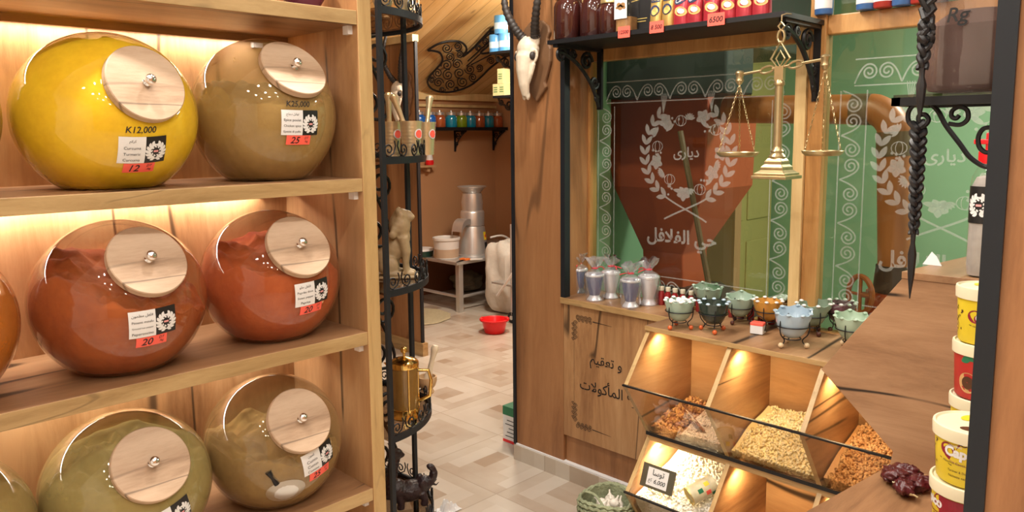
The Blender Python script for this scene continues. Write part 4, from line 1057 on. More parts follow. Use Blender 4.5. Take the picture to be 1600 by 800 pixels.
MB().box((-.03, -.055, 0), (.03, .055, .19)).build('box', 'blackpaper', t, smooth=False, bevel=.001)
ob = MB().flat(move(text('JOK', height=.038, shear=.15, bold=.01), 0, .15), lambda u, v: V((-.0312, -u, v))); ob.flat(ribbon([(-.04, .115), (.04, .125)], .003), lambda u, v: V((-.0312, -u, v)))
ob.flat(rect(.06, .003), lambda u, v: V((-.0312, -u, v+.05))).flat(rect(.05, .003), lambda u, v: V((-.0312, -u, v+.04)))
ob.build('lettering', 'goldprint', t, smooth=False)
L['goldfoil'] = mat('gold_foil', (.52, .33, .10), .32, .5, var=.3, vs=40)
L['redfoil'] = mat('red_foil', (.42, .03, .045), .3, .3, var=.5, vs=25)
L['photo'] = mat('label_navy', (.02, .03, .08), .4)
L['orangeprint'] = mat('orange_print', (.85, .35, .10), .45)
def sachet(px, x, kind, label, first={}):
    p = on_shelf(px, x)
    if kind not in first:
        first[kind] = t = thing('coffee_pouch', label, 'pouch', p, rd(0), {'g': 'gold coffee pouches on the window shelf', 'r': 'red coffee pouches on the window shelf'}[kind])
        def fn(u, v):
            a_ = 2*PI*u; th = .021*(1-v**1.6)**.7+.0022; w_ = (.0245 if kind == 'g' else .030); k = (abs(math.cos(a_))**2.6+abs(math.sin(a_))**2.6)**(-1/2.6)
            return V((th*math.cos(a_)*k, w_*math.sin(a_)*k, v*.128))
        mb = MB().grid(fn, 28, 12); mb.add([(-.02, -.03, 0), (.02, -.03, 0), (.02, .03, 0), (-.02, .03, 0)], [(0, 3, 2, 1)]); mb.build('pouch', 'goldfoil' if kind == 'g' else 'redfoil', t)
        MB().box((-.0035, -.0245 if kind == 'g' else -.030, .125), (.0035, .0245 if kind == 'g' else .030, .138)).build('seal', 'goldfoil' if kind == 'g' else 'redfoil', t, smooth=False)
        face = lambda u, v, e=0.: V((-(.021*(1-max(0., v/.128)**1.6)**.7+.0022)*(1-min(1, abs(u)/(.0255 if kind == 'g' else .031))**2.6)**(1/2.6)-.0012-e, -u, v))
        if kind == 'g':
            mb = MB().flat(move(disc(.019, n=20), 0, .060), face).flat(move(rect(.036, .018, 4, 2), 0, .098), face); mb.build('label', 'photo', t)
            MB().flat(move(disc(.012, n=16), 0, .056), lambda u, v: face(u, v, .0008)).flat(move(text('CAFE', width=.028), 0, .098), lambda u, v: face(u, v, .0008)).build('print', 'goldprint', t, smooth=False)
        else:
            MB().flat(move(disc(.025, .015, n=20), 0, .085, .3), face).build('label', 'photo', t)
            MB().flat(move(text('Cafe', width=.036, shear=.2), 0, .085, .3), lambda u, v: face(u, v, .0008)).build('lettering', 'white', t, smooth=False)
            MB().flat(move(disc(.024, .016, n=18), .004, .045, -.3), face).build('picture', 'orangeprint', t)
            MB().flat(move(disc(.014, .009, n=16), .006, .046, -.3), lambda u, v: face(u, v, .0008)).build('cup', 'white', t)
    else: dup(first[kind], p, random.uniform(-.08, .08), label)
sachet(1027, 2.345, 'g', 'gold coffee pouch standing next to the black box'); sachet(1046, 2.345, 'g', 'gold coffee pouch standing next to the red pouches')
for i, px in enumerate((1066, 1087, 1113, 1139, 1164, 1190)):
    sachet(px, 2.345, 'r', ('first', 'second', 'third', 'fourth', 'fifth', 'sixth')[i]+' red coffee pouch counted from the gold pouches on the window shelf')
tg = None
for px, py, w_, tx, lb in ((975, 51, .052, '12500', 'red price tag under the clear bottle on the shelf edge'), (1026, 43, .058, '8 500', 'red price tag under the gold pouches on the shelf edge'), (1119, 31, .062, '6500', 'red price tag reading 6500 under the red pouches')):
    p = at(px, py, x=WX-.006)
    t = thing('price_tag', lb, 'price tag', p, 0, 'red price tags on the window shelf')
    MB().box((-.001, -w_/2, -.018), (.001, w_/2, .022)).build('card', 'redtag', t, smooth=False)
    MB().flat(text(tx, width=w_*.8, height=.024, shear=.2, bold=.015), lambda u, v: V((-.0016, -u, v+.002))).build('handwriting', 'ink', t, smooth=False)
# bottles on the rail of the right window
L['bluelabel'] = mat('blue_label', (.06, .16, .40), .35, var=.3, vs=40); L['redlabel'] = mat('red_label', (.42, .04, .03), .35, var=.3, vs=40)
rz_ = 1.8858
fb = None
for px, c, lb in ((1292, 'bluelabel', 'blue bottle at the left end of the right window rail'), (1357, 'bluelabel', 'blue bottle left of the first red one on the right window rail'), (1384, 'redlabel', 'red bottle between two blue ones on the right window rail'),
                  (1413, 'bluelabel', 'blue bottle between two red ones on the right window rail'), (1442, 'redlabel', 'red bottle behind the hanging black braid'), (1470, 'bluelabel', 'blue bottle beside the big brown plastic jar')):
    p = V((2.612, at(px, 20, x=2.612).y, rz_))
    p.x = 2.588
    if fb is None:
        t = fb = thing('small_bottle', lb, 'bottle', p, 0, 'bottles on the rail of the right window')
        MB().lathe([(0, 0), (.026, 0), (.029, .004), (.029, .10), (.014, .125), (.012, .14), (0, .14)], seg=28).build('glass', c, t)
        MB().lathe([(.0294, .018), (.0296, .02), (.0296, .06), (.0294, .062)], seg=28, a0=PI*.55, a1=PI*1.45).build('label', 'white', t)
        MB().lathe([(.014, .135), (.015, .137), (.015, .158), (0, .158)], seg=16).build('cap', 'white', t)
    else: dup(fb, p, label=lb, mats={'glass': L[c]})

# ------------------------------------------------------------------ brass balance hanging in front of the windows
BX = 2.25
def bal(px, py, dx=0.): p = at(px, py, x=BX); return V((BX+dx, p.y, p.z))
L['oldbrass'] = mat('old_brass', (.50, .39, .21), .3, .8, var=.2, vs=30)
t0 = bal(1213, 279)
t = thing('balance_scale', 'antique brass balance with two pans hanging in front of the window post', 'scale', t0)
y0, zb = t0.y, t0.z; yo = lambda px, py: (bal(px, py).y-y0, bal(px, py).z-zb)
top = yo(1218, 45)[1]
MB().lathe([(0, .062), (.024, .062), (.026, .068), (.018, .078), (.020, .084), (.015, .090), (.0135, .10), (.0125, .28), (.016, .284), (.016, .292), (.012, .298), (0, .30)], seg=24).build('column', 'oldbrass', t)
mb = MB()
for s_, z0_, z1_ in ((.056, 0, .010), (.050, .010, .018), (.036, .026, .036), (.028, .044, .054)):
    mb.box((-s_, -s_, z0_), (s_, s_, z1_))
def frustum(mb, a_, z0_, b_, z1_):
    vs = [(sx*q, sy*q, z) for q, z in ((a_, z0_), (b_, z1_)) for sx, sy in ((-1, -1), (1, -1), (1, 1), (-1, 1))]
    mb.add(vs, [(0, 3, 2, 1), (4, 5, 6, 7)]+[(k, (k+1) % 4, 4+(k+1) % 4, 4+k) for k in range(4)])
frustum(mb, .048, .018, .036, .027); frustum(mb, .036, .036, .027, .045); frustum(mb, .027, .054, .020, .064)
mb.build('base', 'oldbrass', t, smooth=False, bevel=.0015)
mb = MB(); cz = yo(1217, 92)[1]
def ring2(mb, pts, r=.0038): mb.tube([(0, u, v) for u, v in pts], r, 6, closed=True)
h0 = yo(1217, 110)[1]; h1 = top
mb.box((-.008, -.014, h0-.03), (.008, .014, h0+.012))
ring2(mb, [(0, h0), (.030, h0+.035), (.0, h0+.085), (-.030, h0+.035)])
ring2(mb, [(0, h0+.012), (.014, h0+.035), (.0, h0+.058), (-.014, h0+.035)], .003)
ring2(mb, [(.011*math.cos(q), h0+.100+.019*math.sin(q)) for q in (2*PI*i/14 for i in range(14))])
ring2(mb, [(0, h0+.118), (.010, h0+.130), (0, h0+.142), (-.010, h0+.130)], .0034)
mb.build('finial', 'oldbrass', t)
lp, rp = yo(1156, 117), yo(1290, 92)
m0 = ((lp[0]+rp[0])/2, (lp[1]+rp[1])/2)
arm = MB(); L_ = lambda t_: (lp[0]+(rp[0]-lp[0])*t_, lp[1]+(rp[1]-lp[1])*t_)
for t0_, t1_ in ((.02, .27), (.40, .60), (.74, .98)): arm.tube([(0, *L_(t0_)), (0, *L_(t1_))], .0042, 6)
for tc in (.335, .67):
    c = L_(tc); arm.tube([(0, c[0]+.022*math.cos(q), c[1]+.010*math.sin(q)-(.022*math.cos(q))*.17) for q in (2*PI*i/16 for i in range(16))], .0036, 6, closed=True)
arm = arm.build('beam', 'oldbrass', t)
for k, (e, pan, pl, pr_) in enumerate(((lp, (1152, 240), 1121, 1182), (rp, (1286, 238), 1254, 1318))):
    mb = MB(); mb.sph((0, e[0], e[1]), (.010, .013, .011), 12, 8)
    mb.lathe([(0, -.030), (.006, -.028), (.013, -.016), (.011, -.008), (.012, .0), (.015, .008), (.010, .014), (0, .016)], c=(0, e[0], e[1]-.002), seg=16); mb.build('finial', 'oldbrass', t)
    pc = yo(*pan); pc = (e[0]+(pc[0]-e[0])*.6, pc[1]); R_ = abs(yo(pl, 240)[0]-yo(pr_, 240)[0])*.49
    pb_ = MB().lathe([(0, -.010), (R_*.80, -.010), (R_*.94, -.003), (R_, .004), (R_*.985, .0052), (R_*.92, -.001), (R_*.78, -.0075), (0, -.0075)], c=(0, pc[0], pc[1]), seg=40).build('pan', 'oldbrass', t)
    for q in (0.4, 2.5, 4.6):
        A = V((0, e[0], e[1]-.03)); B = V((R_*.95*math.cos(q), pc[0]+R_*.95*math.sin(q), pc[1]+.004)); mb = MB(); n_ = 26
        for i in range(n_):                                         # chain links
            c = A.lerp(B, (i+.5)/n_); d = (B-A).normalized(); u_ = d.orthogonal().normalized()
            if i % 2: u_ = d.cross(u_)
            h_ = (B-A).length/n_*.62
            mb.tube([c+d*h_*math.cos(w)+u_*.0028*math.sin(w) for w in (2*PI*k_/6 for k_ in range(6))], .0009, 3, closed=True)
        mb.build('chain', 'oldbrass', t)
mb = MB().tube([(0, 0, h0+.140), (.0, 0, wz-.020-zb), (.03, 0, wz-.012-zb), (.062, 0, wz-.010-zb)], .0022, 6).build('hook', 'oldbrass', t)

# ------------------------------------------------------------------ goblets wrapped in cellophane on the counter ledge
L['silver'] = mat('silvered', (.80, .80, .82), .3, .35); L['navy'] = mat('navy_glaze', (.03, .05, .19), .25); L['darkgrn'] = mat('dark_glaze', (.04, .05, .045), .25)
L['ribbon'] = mat('red_ribbon', (.75, .05, .07), .4)
CZ = .8128
gf = None
def wrapped(px, py, m, label, s=1.):
    global gf
    p = at(px, py, z=CZ); xx = 2.472 if px in (929, 985) else 2.556; p = V((xx, at(px, py, x=xx).y, CZ))
    if gf is None:
        gf = t = thing('wrapped_goblet', label, 'goblet', p, 0, 'goblets in cellophane on the counter ledge', s*.93)
        MB().lathe([(0, 0), (.033, 0), (.034, .004), (.030, .010), (.024, .018), (.022, .026)], seg=32).build('foot', 'silver', t)
        MB().lathe([(.022, .024), (.025, .034), (.030, .055), (.035, .080), (.040, .112)], seg=32).build('cup', 'navy', t)
        MB().lathe([(.041, .110), (.0435, .112), (.0435, .119), (.041, .121), (.038, .119), (.032, .09), (.020, .04), (0, .035)], seg=32).build('rim', 'silver', t)
        rnd = random.Random(3)
        def wr(r, a_, z, j): k = noise.noise(V((math.cos(a_)*2.2, math.sin(a_)*2.2, z*28))); return (max(.004, r+.006*k+.002*math.sin(a_*9+z*60)), z)
        MB().lathe([(.039, .0005), (.041, .02), (.043, .05), (.045, .09), (.0445, .118), (.036, .130), (.018, .139), (.010, .146)], seg=48, fn=wr).build('wrap', 'bag', t)
        def ruf(r, a_, z, j): return (r*(1+.35*math.sin(a_*5+j)+.22*math.sin(a_*11+2*j)), z+.012*math.sin(a_*4+j)*(j/5))
        MB().lathe([(.009, .146), (.013, .152), (.021, .163), (.028, .176), (.032, .188)], seg=56, fn=ruf).build('ruffle', 'bag', t)
        mb = MB().tube([(.012*math.cos(q), .012*math.sin(q), .146) for q in (2*PI*i/14 for i in range(14))], .003, 6, closed=True)
        mb.tube(smooth_path([(-.012, 0, .146), (-.03, -.012, .142), (-.045, -.02, .136)], 5), .0022, 5).tube(smooth_path([(-.012, 0, .146), (-.03, .016, .150), (-.04, .024, .138)], 5), .0022, 5)
        mb.build('ribbon', 'ribbon', t)
    else: dup(gf, p, px*.7, label, scale=s*.93, mats={'cup': L[m]})
wrapped(905, 463, 'navy', 'wrapped goblet nearest the pillar on the ledge, partly behind the next one', .95)
wrapped(929, 468, 'navy', 'wrapped dark blue goblet, second from the pillar on the ledge')
wrapped(954, 473, 'silver', 'wrapped silver goblet in the middle of the row on the ledge')
wrapped(985, 479, 'navy', 'wrapped dark blue goblet with a big ruffle, second from the bowls')
wrapped(1013, 483, 'silver', 'wrapped silver goblet at the bowl end of the ledge', 1.06)
gf.children[1].data = gf.children[1].data.copy(); gf.children[1].data.materials[0] = L['darkgrn']

# ================================================================== red mill seen through the glass
MX = 3.45
L['millred'] = mat('mill_red', (.50, .085, .030), .45, .1, var=.15, vs=5); L['pipe'] = mat('orange_pipe', (.46, .145, .045), .4, .05, var=.12, vs=5)
L['band'] = mat('dark_band', (.15, .09, .045), .5); L['cast'] = mat('dark_cast', (.06, .03, .022), .5); L['wheelred'] = mat('hand_wheel', (.42, .11, .03), .4)
m = lambda px, py, x=MX: at(px, py, x=x)
c_ = m(1082, 300)
t = thing('spice_grinder', 'big red grinding mill with a hopper and an orange pipe behind the windows', 'mill', (MX, c_.y, 0))
def frus(mb, loops):
    """stacked rectangles (y0,y1,z,depth) -> lofted box"""
    vs = []
    for y0_, y1_, z_, d_ in loops: vs += [(MX-d_, y0_, z_), (MX+d_, y0_, z_), (MX+d_, y1_, z_), (MX-d_, y1_, z_)]
    n = len(loops)
    mb.add(vs, [(3, 2, 1, 0), tuple(4*(n-1)+k for k in range(4))]+[(4*i+k, 4*i+(k+1) % 4, 4*i+4+(k+1) % 4, 4*i+4+k) for i in range(n-1) for k in range(4)])
def row(pl, pr_, py, d_): A, B = m(pl, py), m(pr_, py); return (B.y, A.y, (A.z+B.z)/2, d_)
mb = MB(); frus(mb, [row(1026, 1087, 442, .12), row(1024, 1086, 390, .12), row(1000, 1140, 290, .24), row(982, 1146, 190, .24), row(980, 1146, 152, .24)]); mb.build('hopper', 'millred', t, world=True, smooth=False, bevel=.008)
mb = MB(); frus(mb, [(c_.y-.28, c_.y+.20, .0, .2), (c_.y-.28, c_.y+.20, .62, .2), (c_.y-.10, c_.y+.10, m(1055, 442).z+.01, .14)]); mb.build('stand', 'cast', t, world=True, smooth=False, bevel=.008)
PX = 3.30
pts = smooth_path([at(1085, 168, x=PX), at(1130, 171, x=PX), at(1330, 171, x=PX), at(1372, 173, x=PX), at(1395, 196, x=PX), at(1396, 225, x=PX), at(1397, 416, x=PX)], 7)
pr_ = (at(1250, 150, x=PX)-at(1250, 195, x=PX)).length/2
MB().tube(pts, pr_, 28).build('pipe', 'pipe', t, world=True)
for A, B in ((at(1334, 171, x=PX), at(1362, 171, x=PX)), (at(1396, 206, x=PX), at(1396, 244, x=PX)), (at(1100, 169, x=PX), at(1136, 170, x=PX))):
    MB().tube([A, B], pr_*1.035, 28).build('band', 'band', t, world=True)
A, B = at(1396, 414, x=PX), at(1394, 456, x=PX)
MB().tube([A, B], [pr_*1.05, pr_*1.2], 24).build('coupling', 'cast', t, world=True)
MB().tube([B, V((B.x, B.y, 0))], [pr_*1.6, pr_*2.0], 20).build('foot', 'millred', t, world=True)
wc = at(1344, 460, x=PX-.14)
mb = MB(); rw = .075
mb.tube([wc+V((0.02*math.cos(q), rw*.72*math.cos(q), rw*math.sin(q))) for q in (2*PI*i/28 for i in range(28))], .011, 8, closed=True)
for q in (0, PI/2, PI, 1.5*PI): mb.tube([wc, wc+V((0.02*math.cos(q), rw*.72*math.cos(q), rw*math.sin(q)))], .007, 6)
mb.tube([wc, V((PX, B.y, wc.z-.02))], .012, 8)
mb.build('hand_wheel', 'wheelred', t, world=True)
L['stickwood'] = mat('broom_wood', (.20, .11, .05), .5)
MB().tube([at(1063, 205, x=3.02), V((3.02, at(1112, 470, x=3.02).y, at(1112, 470, x=3.02).z)), at(1112, 470, x=3.02)+(at(1112, 470, x=3.02)-at(1063, 205, x=3.02))*1.0], .013, 8).solo('broom_handle', 'stickwood', 'brown broom handle leaning in front of the red hopper behind the glass', 'broom')
# yellow panelled door behind the mill; dark box added for a dark area in the left pane
L['dooryellow'] = mat('yellow_door', (.46, .38, .14), .5, var=.08, vs=5)
DY = 2.615
dl, dr = at(1108, 300, y=DY).x, at(1198, 300, y=DY).x; dt = at(1150, 70, y=DY).z
d_ = struct(MB().box((dl, DY-.04, 0), (dr, DY+.004, dt)), 'door_1', 'dooryellow', smooth=False, bevel=.004)
w_ = dr-dl
for x0_, x1_ in ((dl+.06, dl+w_*.46), (dl+w_*.54, dr-.06)):
    for z0_, z1_ in ((.12, .75), (.90, 1.55), (1.65, dt-.12)):
        MB().box((x0_, DY-.052, z0_), (x1_, DY-.038, z1_)).build('door_panel', 'dooryellow', d_, world=True, smooth=False, bevel=.006)
L['dark_box'] = mat('dark_box_colour', (.022, .026, .022), .5, var=.3, vs=5)
hx = 3.2; B = at(1134, 120, x=hx)
t = thing('added_dark_box', 'added dark box above the red hopper for the dark area in the left window', 'dark_box', (hx+.4, 2.2, 2.0))
MB().box((hx, B.y, 1.90), (4.2, 2.61, 2.649)).build('body', 'dark_box', t, world=True, smooth=False, bevel=.01)
MB().box((2.95, at(1134, 120, x=2.95).y, at(1030, 151, x=2.95).z), (3.19, 2.29, 2.2)).build('front_part', 'dark_box', t, world=True, smooth=False, bevel=.008)
# ceramic burners and little bottles on the bin top come with the bins
# ================================================================== bin display under the windows
BT = .793; BY0, BY1 = .615, 1.573
PROF = [(2.272, BT), (2.132, .615), (2.288, .392), (2.146, .214), (2.288, .0), (2.60, 0), (2.60, BT)]
bn = thing('bin_display', 'stepped oak bin display with lit compartments and dark glass fronts under the windows', 'display', (2.40, 1.10, 0))
def side(y, name): MB().prism(PROF, y-.008, y+.008, lambda u, v, w: V((u, w, v)), 0, 1).build(name, ['panel_x', 'edge_z'], bn, world=True, smooth=False, bevel=.001)
side(BY1-.008, 'side_panel')
DV = (1.240, .925)
for y in DV: side(y, 'divider')
side(BY0+.008, 'side_panel')
MB().box((2.262, BY0, BT), (2.618, BY1+.002, BT+.018), 1, {'+z': 0}).build('top_board', ['shelf_top', 'edge_y'], bn, world=True, smooth=False, bevel=.0015)
MB().box((2.280, BY0+.012, .376), (2.56, BY1-.010, .400), 1, {'+z': 0}).build('middle_board', ['panel_y', 'edge_y'], bn, world=True, smooth=False, bevel=.001)
MB().box((2.290, BY0+.012, .0), (2.56, BY1-.010, .02), 1, {'+z': 0}).build('bottom_board', ['panel_y', 'edge_y'], bn, world=True, smooth=False)
MB().box((2.555, BY0+.012, .02), (2.572, BY1-.010, BT)).build('back_panel', 'panel_y', bn, world=True, smooth=False)
def gx(z, tier): return 2.134+(.613-z)*(.154/.221) if tier == 1 else 2.148+(.212-z)*(.140/.212)
for tier, z0, z1 in ((1, .402, .622), (2, .005, .221)):
    xa, xb = gx(z0, tier), gx(z1, tier)
    mb = MB().add([(xa-.004, BY0+.02, z0), (xb-.004, BY0+.02, z1), (xb+.001, BY0+.02, z1), (xa+.001, BY0+.02, z0), (xa-.004, BY1-.004, z0), (xb-.004, BY1-.004, z1), (xb+.001, BY1-.004, z1), (xa+.001, BY1-.004, z0)], [(3, 2, 1, 0), (4, 5, 6, 7), (0, 1, 5, 4), (1, 2, 6, 5), (2, 3, 7, 6), (3, 0, 4, 7)])
    ob = mb.build('glass_front', 'smoke', bn, world=True, smooth=False)
    MB().box((xb-.006, BY0+.02, z1-.003), (xb+.003, BY1-.003, z1+.003)).build('rim', 'black', ob, world=True, smooth=False)
    MB().box((xa-.010, BY0+.02, z0-.003), (xa+.0005, BY1-.003, z0+.010)).build('gasket', 'black', ob, world=True, smooth=False)
L['led'] = mat('spot_lens', (1, .9, .6), .4, emit=((1., .72, .34), 22.))
EDG = (BY1-.012, DV[0]-.008, DV[1]-.008)
for k, y in enumerate(EDG):
    for tier, zt, xs in ((1, BT, 2.315), (2, .376, 2.318)):
        yy = y-.034
        ob = MB().lathe([(0, 0), (.016, 0), (.018, .006), (.018, .0075)], c=(xs, yy, zt-.0078), seg=20).build('spot_lamp', 'chrome', bn, world=True)
        MB().lathe([(0, -.0012), (.013, -.0012), (.0135, 0)], c=(xs, yy, zt-.0078), seg=20).build('lens', 'led', ob, world=True)
        lamp('bin_spot', 'SPOT', (xs, yy, zt-.012), 5.2 if (tier, k) != (2, 0) else 11.0, WARM if (tier, k) != (2, 0) else (1., .80, .50), .012, target=(xs+.06, yy-.02, zt-.5), spot=rd(155))
# heaps of seeds and nuts
def seedmesh(kind, rnd):
    if kind == 'bean': r = (1.5, 1., .75)
    elif kind == 'flat': r = (1.25, 1.1, .55)
    else: r = (1.35, .95, .9)
    return r
ICO = []
def ico():
    if not ICO:
        g = (1+5**.5)/2
        vs = [(-1, g, 0), (1, g, 0), (-1, -g, 0), (1, -g, 0), (0, -1, g), (0, 1, g), (0, -1, -g), (0, 1, -g), (g, 0, -1), (g, 0, 1), (-g, 0, -1), (-g, 0, 1)]
        fs = [(0,11,5),(0,5,1),(0,1,7),(0,7,10),(0,10,11),(1,5,9),(5,11,4),(11,10,2),(10,7,6),(7,1,8),(3,9,4),(3,4,2),(3,2,6),(3,6,8),(3,8,9),(4,9,5),(2,4,11),(6,2,10),(8,6,7),(9,8,1)]
        ICO.append(([V(v).normalized() for v in vs], fs))
    return ICO[0]
from mathutils import Euler
def heap(name, label, cat, mats, y0, y1, tier, zb, hf, hb, size, count, kind='bean', seed=1, slope=0., xmin=None, weights=None):
    """mound with a front face behind the glass and a top rising to the back; loose seeds over it"""
    rnd = random.Random(seed); mb = MB()
    def top(x, y):
        xf = gx(hf, tier)+.008; f = min(1, max(0, (x-xf)/(2.545-xf)))
        return hf+(hb-hf)*f+slope*(y-(y0+y1)/2)+.012*noise.noise(V((x*9, y*9, seed)))+.03*f*(1-f)
    prof = []
    nz = 6
    def fn(u, v):
        y = y0+(y1-y0)*v
        if u < .16:
            z = zb+.004+(hf-zb)*u/.16; h = top(gx(hf, tier)+.008, y); z = zb+.004+(h-zb)*u/.16
            return V((gx(min(z, .60), tier)+.016, y, z))
        xf = gx(top(gx(hf, tier)+.008, y), tier)+.016; x = xf+(2.535-xf)*(u-.16)/.84
        return V((x, y, top(x, y)))
    N = 24; mb.grid(lambda u, v: fn(u, v)-V((0, 0, size*.5)) if u > .16 else fn(u, v)+V((size*.3, 0, 0)), N, 16, 0)
    # close behind and at the ends
    o = 0
    for v_ in (0, 1):
        P_ = [fn(i/N, v_) for i in range(N+1)]; Q = [V((p.x, p.y, p.z-size*.5)) for p in P_]+[V((2.535, P_[0].y, zb+.004))]
        mb.add(Q, [tuple(range(len(Q))) if v_ else tuple(range(len(Q)-1, -1, -1))], 0)
    iv, fs = ico(); r = seedmesh(kind, rnd)
    for i in range(count):
        u, v = rnd.random(), rnd.random()
        u = .03+.97*u if rnd.random() < .9 else u*.16
        p = fn(u, .06+.88*v); E_ = Euler((rnd.uniform(-.6, .6), rnd.uniform(-.6, .6), rnd.uniform(0, 6.28))).to_matrix()
        if kind != 'flat': E_ = Euler((rnd.uniform(0, 6), rnd.uniform(0, 6), rnd.uniform(0, 6.28))).to_matrix()
        s_ = size*rnd.uniform(.8, 1.15)
        p = p+V((size*.3 if u < .16 else 0, 0, rnd.uniform(-.3, .4)*size))
        mi = rnd.choices(range(len(mats)), weights or [1]*len(mats))[0]
        mb.add([p+E_ @ V((q.x*r[0], q.y*r[1], q.z*r[2]))*s_*.62 for q in iv], fs, mi)
    return mb.solo(name, mats, label, cat, kind='stuff', ang=60)
for k, c in {'seed_w': (.80, .76, .66), 'seed_y': (.74, .60, .30), 'seed_y2': (.80, .70, .44), 'nut1': (.50, .25, .09), 'nut2': (.60, .34, .14), 'rais': (.30, .11, .04), 'rais2': (.55, .28, .08), 'grain': (.58, .44, .34), 'grain2': (.66, .54, .44), 'seed_w2': (.82, .78, .68)}.items():
    L[k] = mat(k+'_skin', c, .5, var=.15, vs=50)
b1, b2, b3 = (DV[0]+.014, BY1-.022), (DV[1]+.014, DV[0]-.014), (BY0+.026, DV[1]-.014)
heap('dried_fruit', 'brown and orange dried fruit pieces in the far end of the upper left bin', 'dried fruit', ['rais', 'rais2', 'nut1'], b1[1]-.125, b1[1], 1, .410, .440, .475, .0105, 420, seed=2)
heap('grain', 'pinkish beige grain filling most of the upper left bin', 'grain', ['grain', 'grain2'], b1[0], b1[1]-.128, 1, .410, .440, .505, .0058, 2600, seed=3)
heap('seeds', 'pale yellow pumpkin seeds heaped in the upper middle bin', 'seeds', ['seed_y', 'seed_y2'], b2[0], b2[1], 1, .410, .438, .535, .0080, 1900, 'bean', seed=4, slope=-.02)
heap('peanuts', 'brown peanuts in the upper bin next to the big oak panel', 'nuts', ['nut1', 'nut2'], b3[0], b3[1], 1, .410, .440, .545, .0085, 1700, seed=5)
heap('lupin_beans', 'brightly lit white beans heaped in the lower left bin', 'beans', ['seed_w', 'seed_w2'], b1[0], b1[1], 2, .030, .195, .305, .0082, 2000, 'bean', seed=6)
# scoops, bag and price card lying in the bins
L['kraft'] = mat('brown_bag_print', (.30, .13, .07), .5, var=.5, vs=60)
p = at(1083, 652, x=2.25)
t = thing('seed_packet', 'long printed brown packet stuck in the pinkish grain', 'packet', (2.32, p.y, .49), rd(0))
mb = MB(); 
A, B_ = V((-.02, .03, .05)), V((.0, -.035, -.015)); W_ = V((.0, .020, -.012))
A = at(1068, 632, x=2.36)-V(t.location); B_ = at(1098, 672, x=2.30)-V(t.location)
d = (B_-A); side_ = V((.25, .9, .25)).normalized()
mb.grid(lambda u, v: A+d*v+side_*(u-.5)*.042+V((-.010*math.sin(PI*u), 0, .006*math.sin(PI*u))), 8, 8); mb.build('packet', 'kraft', t)
mb = MB()
for q in (.3, .45, .6): mb.grid(lambda u, v: A+d*(q+.07*v)+side_*(u*.6-.3)*.042+V((-.013, 0, .008)), 4, 1)
mb.build('print', 'grain2', t)
p = at(1160, 690, x=2.33)
L['redcan'] = mat('red_tin', (.45, .08, .04), .4, var=.5, vs=60)
t = thing('red_tin', 'small red tin scoop half sunk in the pale yellow seeds behind the glass', 'tin', V((p.x+.028, p.y, p.z-.01)))
ob = MB().lathe([(0, 0), (.024, 0), (.026, .003), (.026, .06), (.024, .06), (.024, .006), (0, .006)], seg=28, M=Matrix.Rotation(rd(65), 3, 'X') @ Matrix.Rotation(rd(30), 3, 'Y')).build('can', 'redcan', t)
p = at(1028, 748, x=2.215)
L['cardframe'] = mat('dark_card_frame', (.10, .09, .06), .4)
t = thing('price_sign', 'dark framed price card standing in the white beans', 'price sign', (p.x, p.y, p.z), 0)
tilt_ = Matrix.Rotation(rd(20), 3, 'Y'); pl_ = lambda u, v, e=0.: tilt_ @ V((-.003-e, -u, v))
mb = MB().box((-.003, -.068, -.042), (.003, .068, .042), M=tilt_); mb.build('frame', 'cardframe', t, smooth=False, bevel=.001)
ob = MB().flat(rect(.086, .064), lambda u, v: pl_(u, v, .0008)).build('card', 'white', t, smooth=False); ob['label'] = 'white card with handwriting'
mb = MB().flat(move(text('توسا', width=.048, ar=True, bold=.01), .002, .014), lambda u, v: pl_(u, v, .0016)).flat(move(text('6,000', height=.018, shear=.2, bold=.01), .012, -.014), lambda u, v: pl_(u, v, .0016)).flat(move(text('كغ', height=.018, ar=True), -.028, -.014), lambda u, v: pl_(u, v, .0016))
mb.build('handwriting', 'ink', ob, smooth=False)
p = at(1076, 776, x=2.20)
L['canlabel'] = mat('can_label', (.72, .62, .40), .4, var=.5, vs=30); L['cangold'] = mat('can_gold', (.62, .50, .18), .3, .7)
t = thing('tin_can', 'gold tin can with a bright label lying on the white beans', 'tin', (p.x, p.y, p.z), 0)
Q = (V((.75, -.45, .35))).to_track_quat('Z', 'Y').to_matrix()
MB().lathe([(0, .004), (.024, .004), (.030, .003), (.031, 0), (.033, 0), (.033, .004)], seg=36, M=Q).build('end', 'cangold', t)
ob = MB().lathe([(.0325, .004), (.0325, .095), (.033, .098), (.033, .101), (0, .099)], seg=36, M=Q).build('label', 'canlabel', t)
for i, (c, a0_, z0_) in enumerate((('green', 2.4, .03), ('redtag', 2.9, .055), ('yellow', 2.0, .06), ('green', 3.3, .075))):
    MB().lathe([(.0330, z0_), (.0330, z0_+.018)], seg=6, a0=a0_, a1=a0_+.45, M=Q).build('print', c, ob)

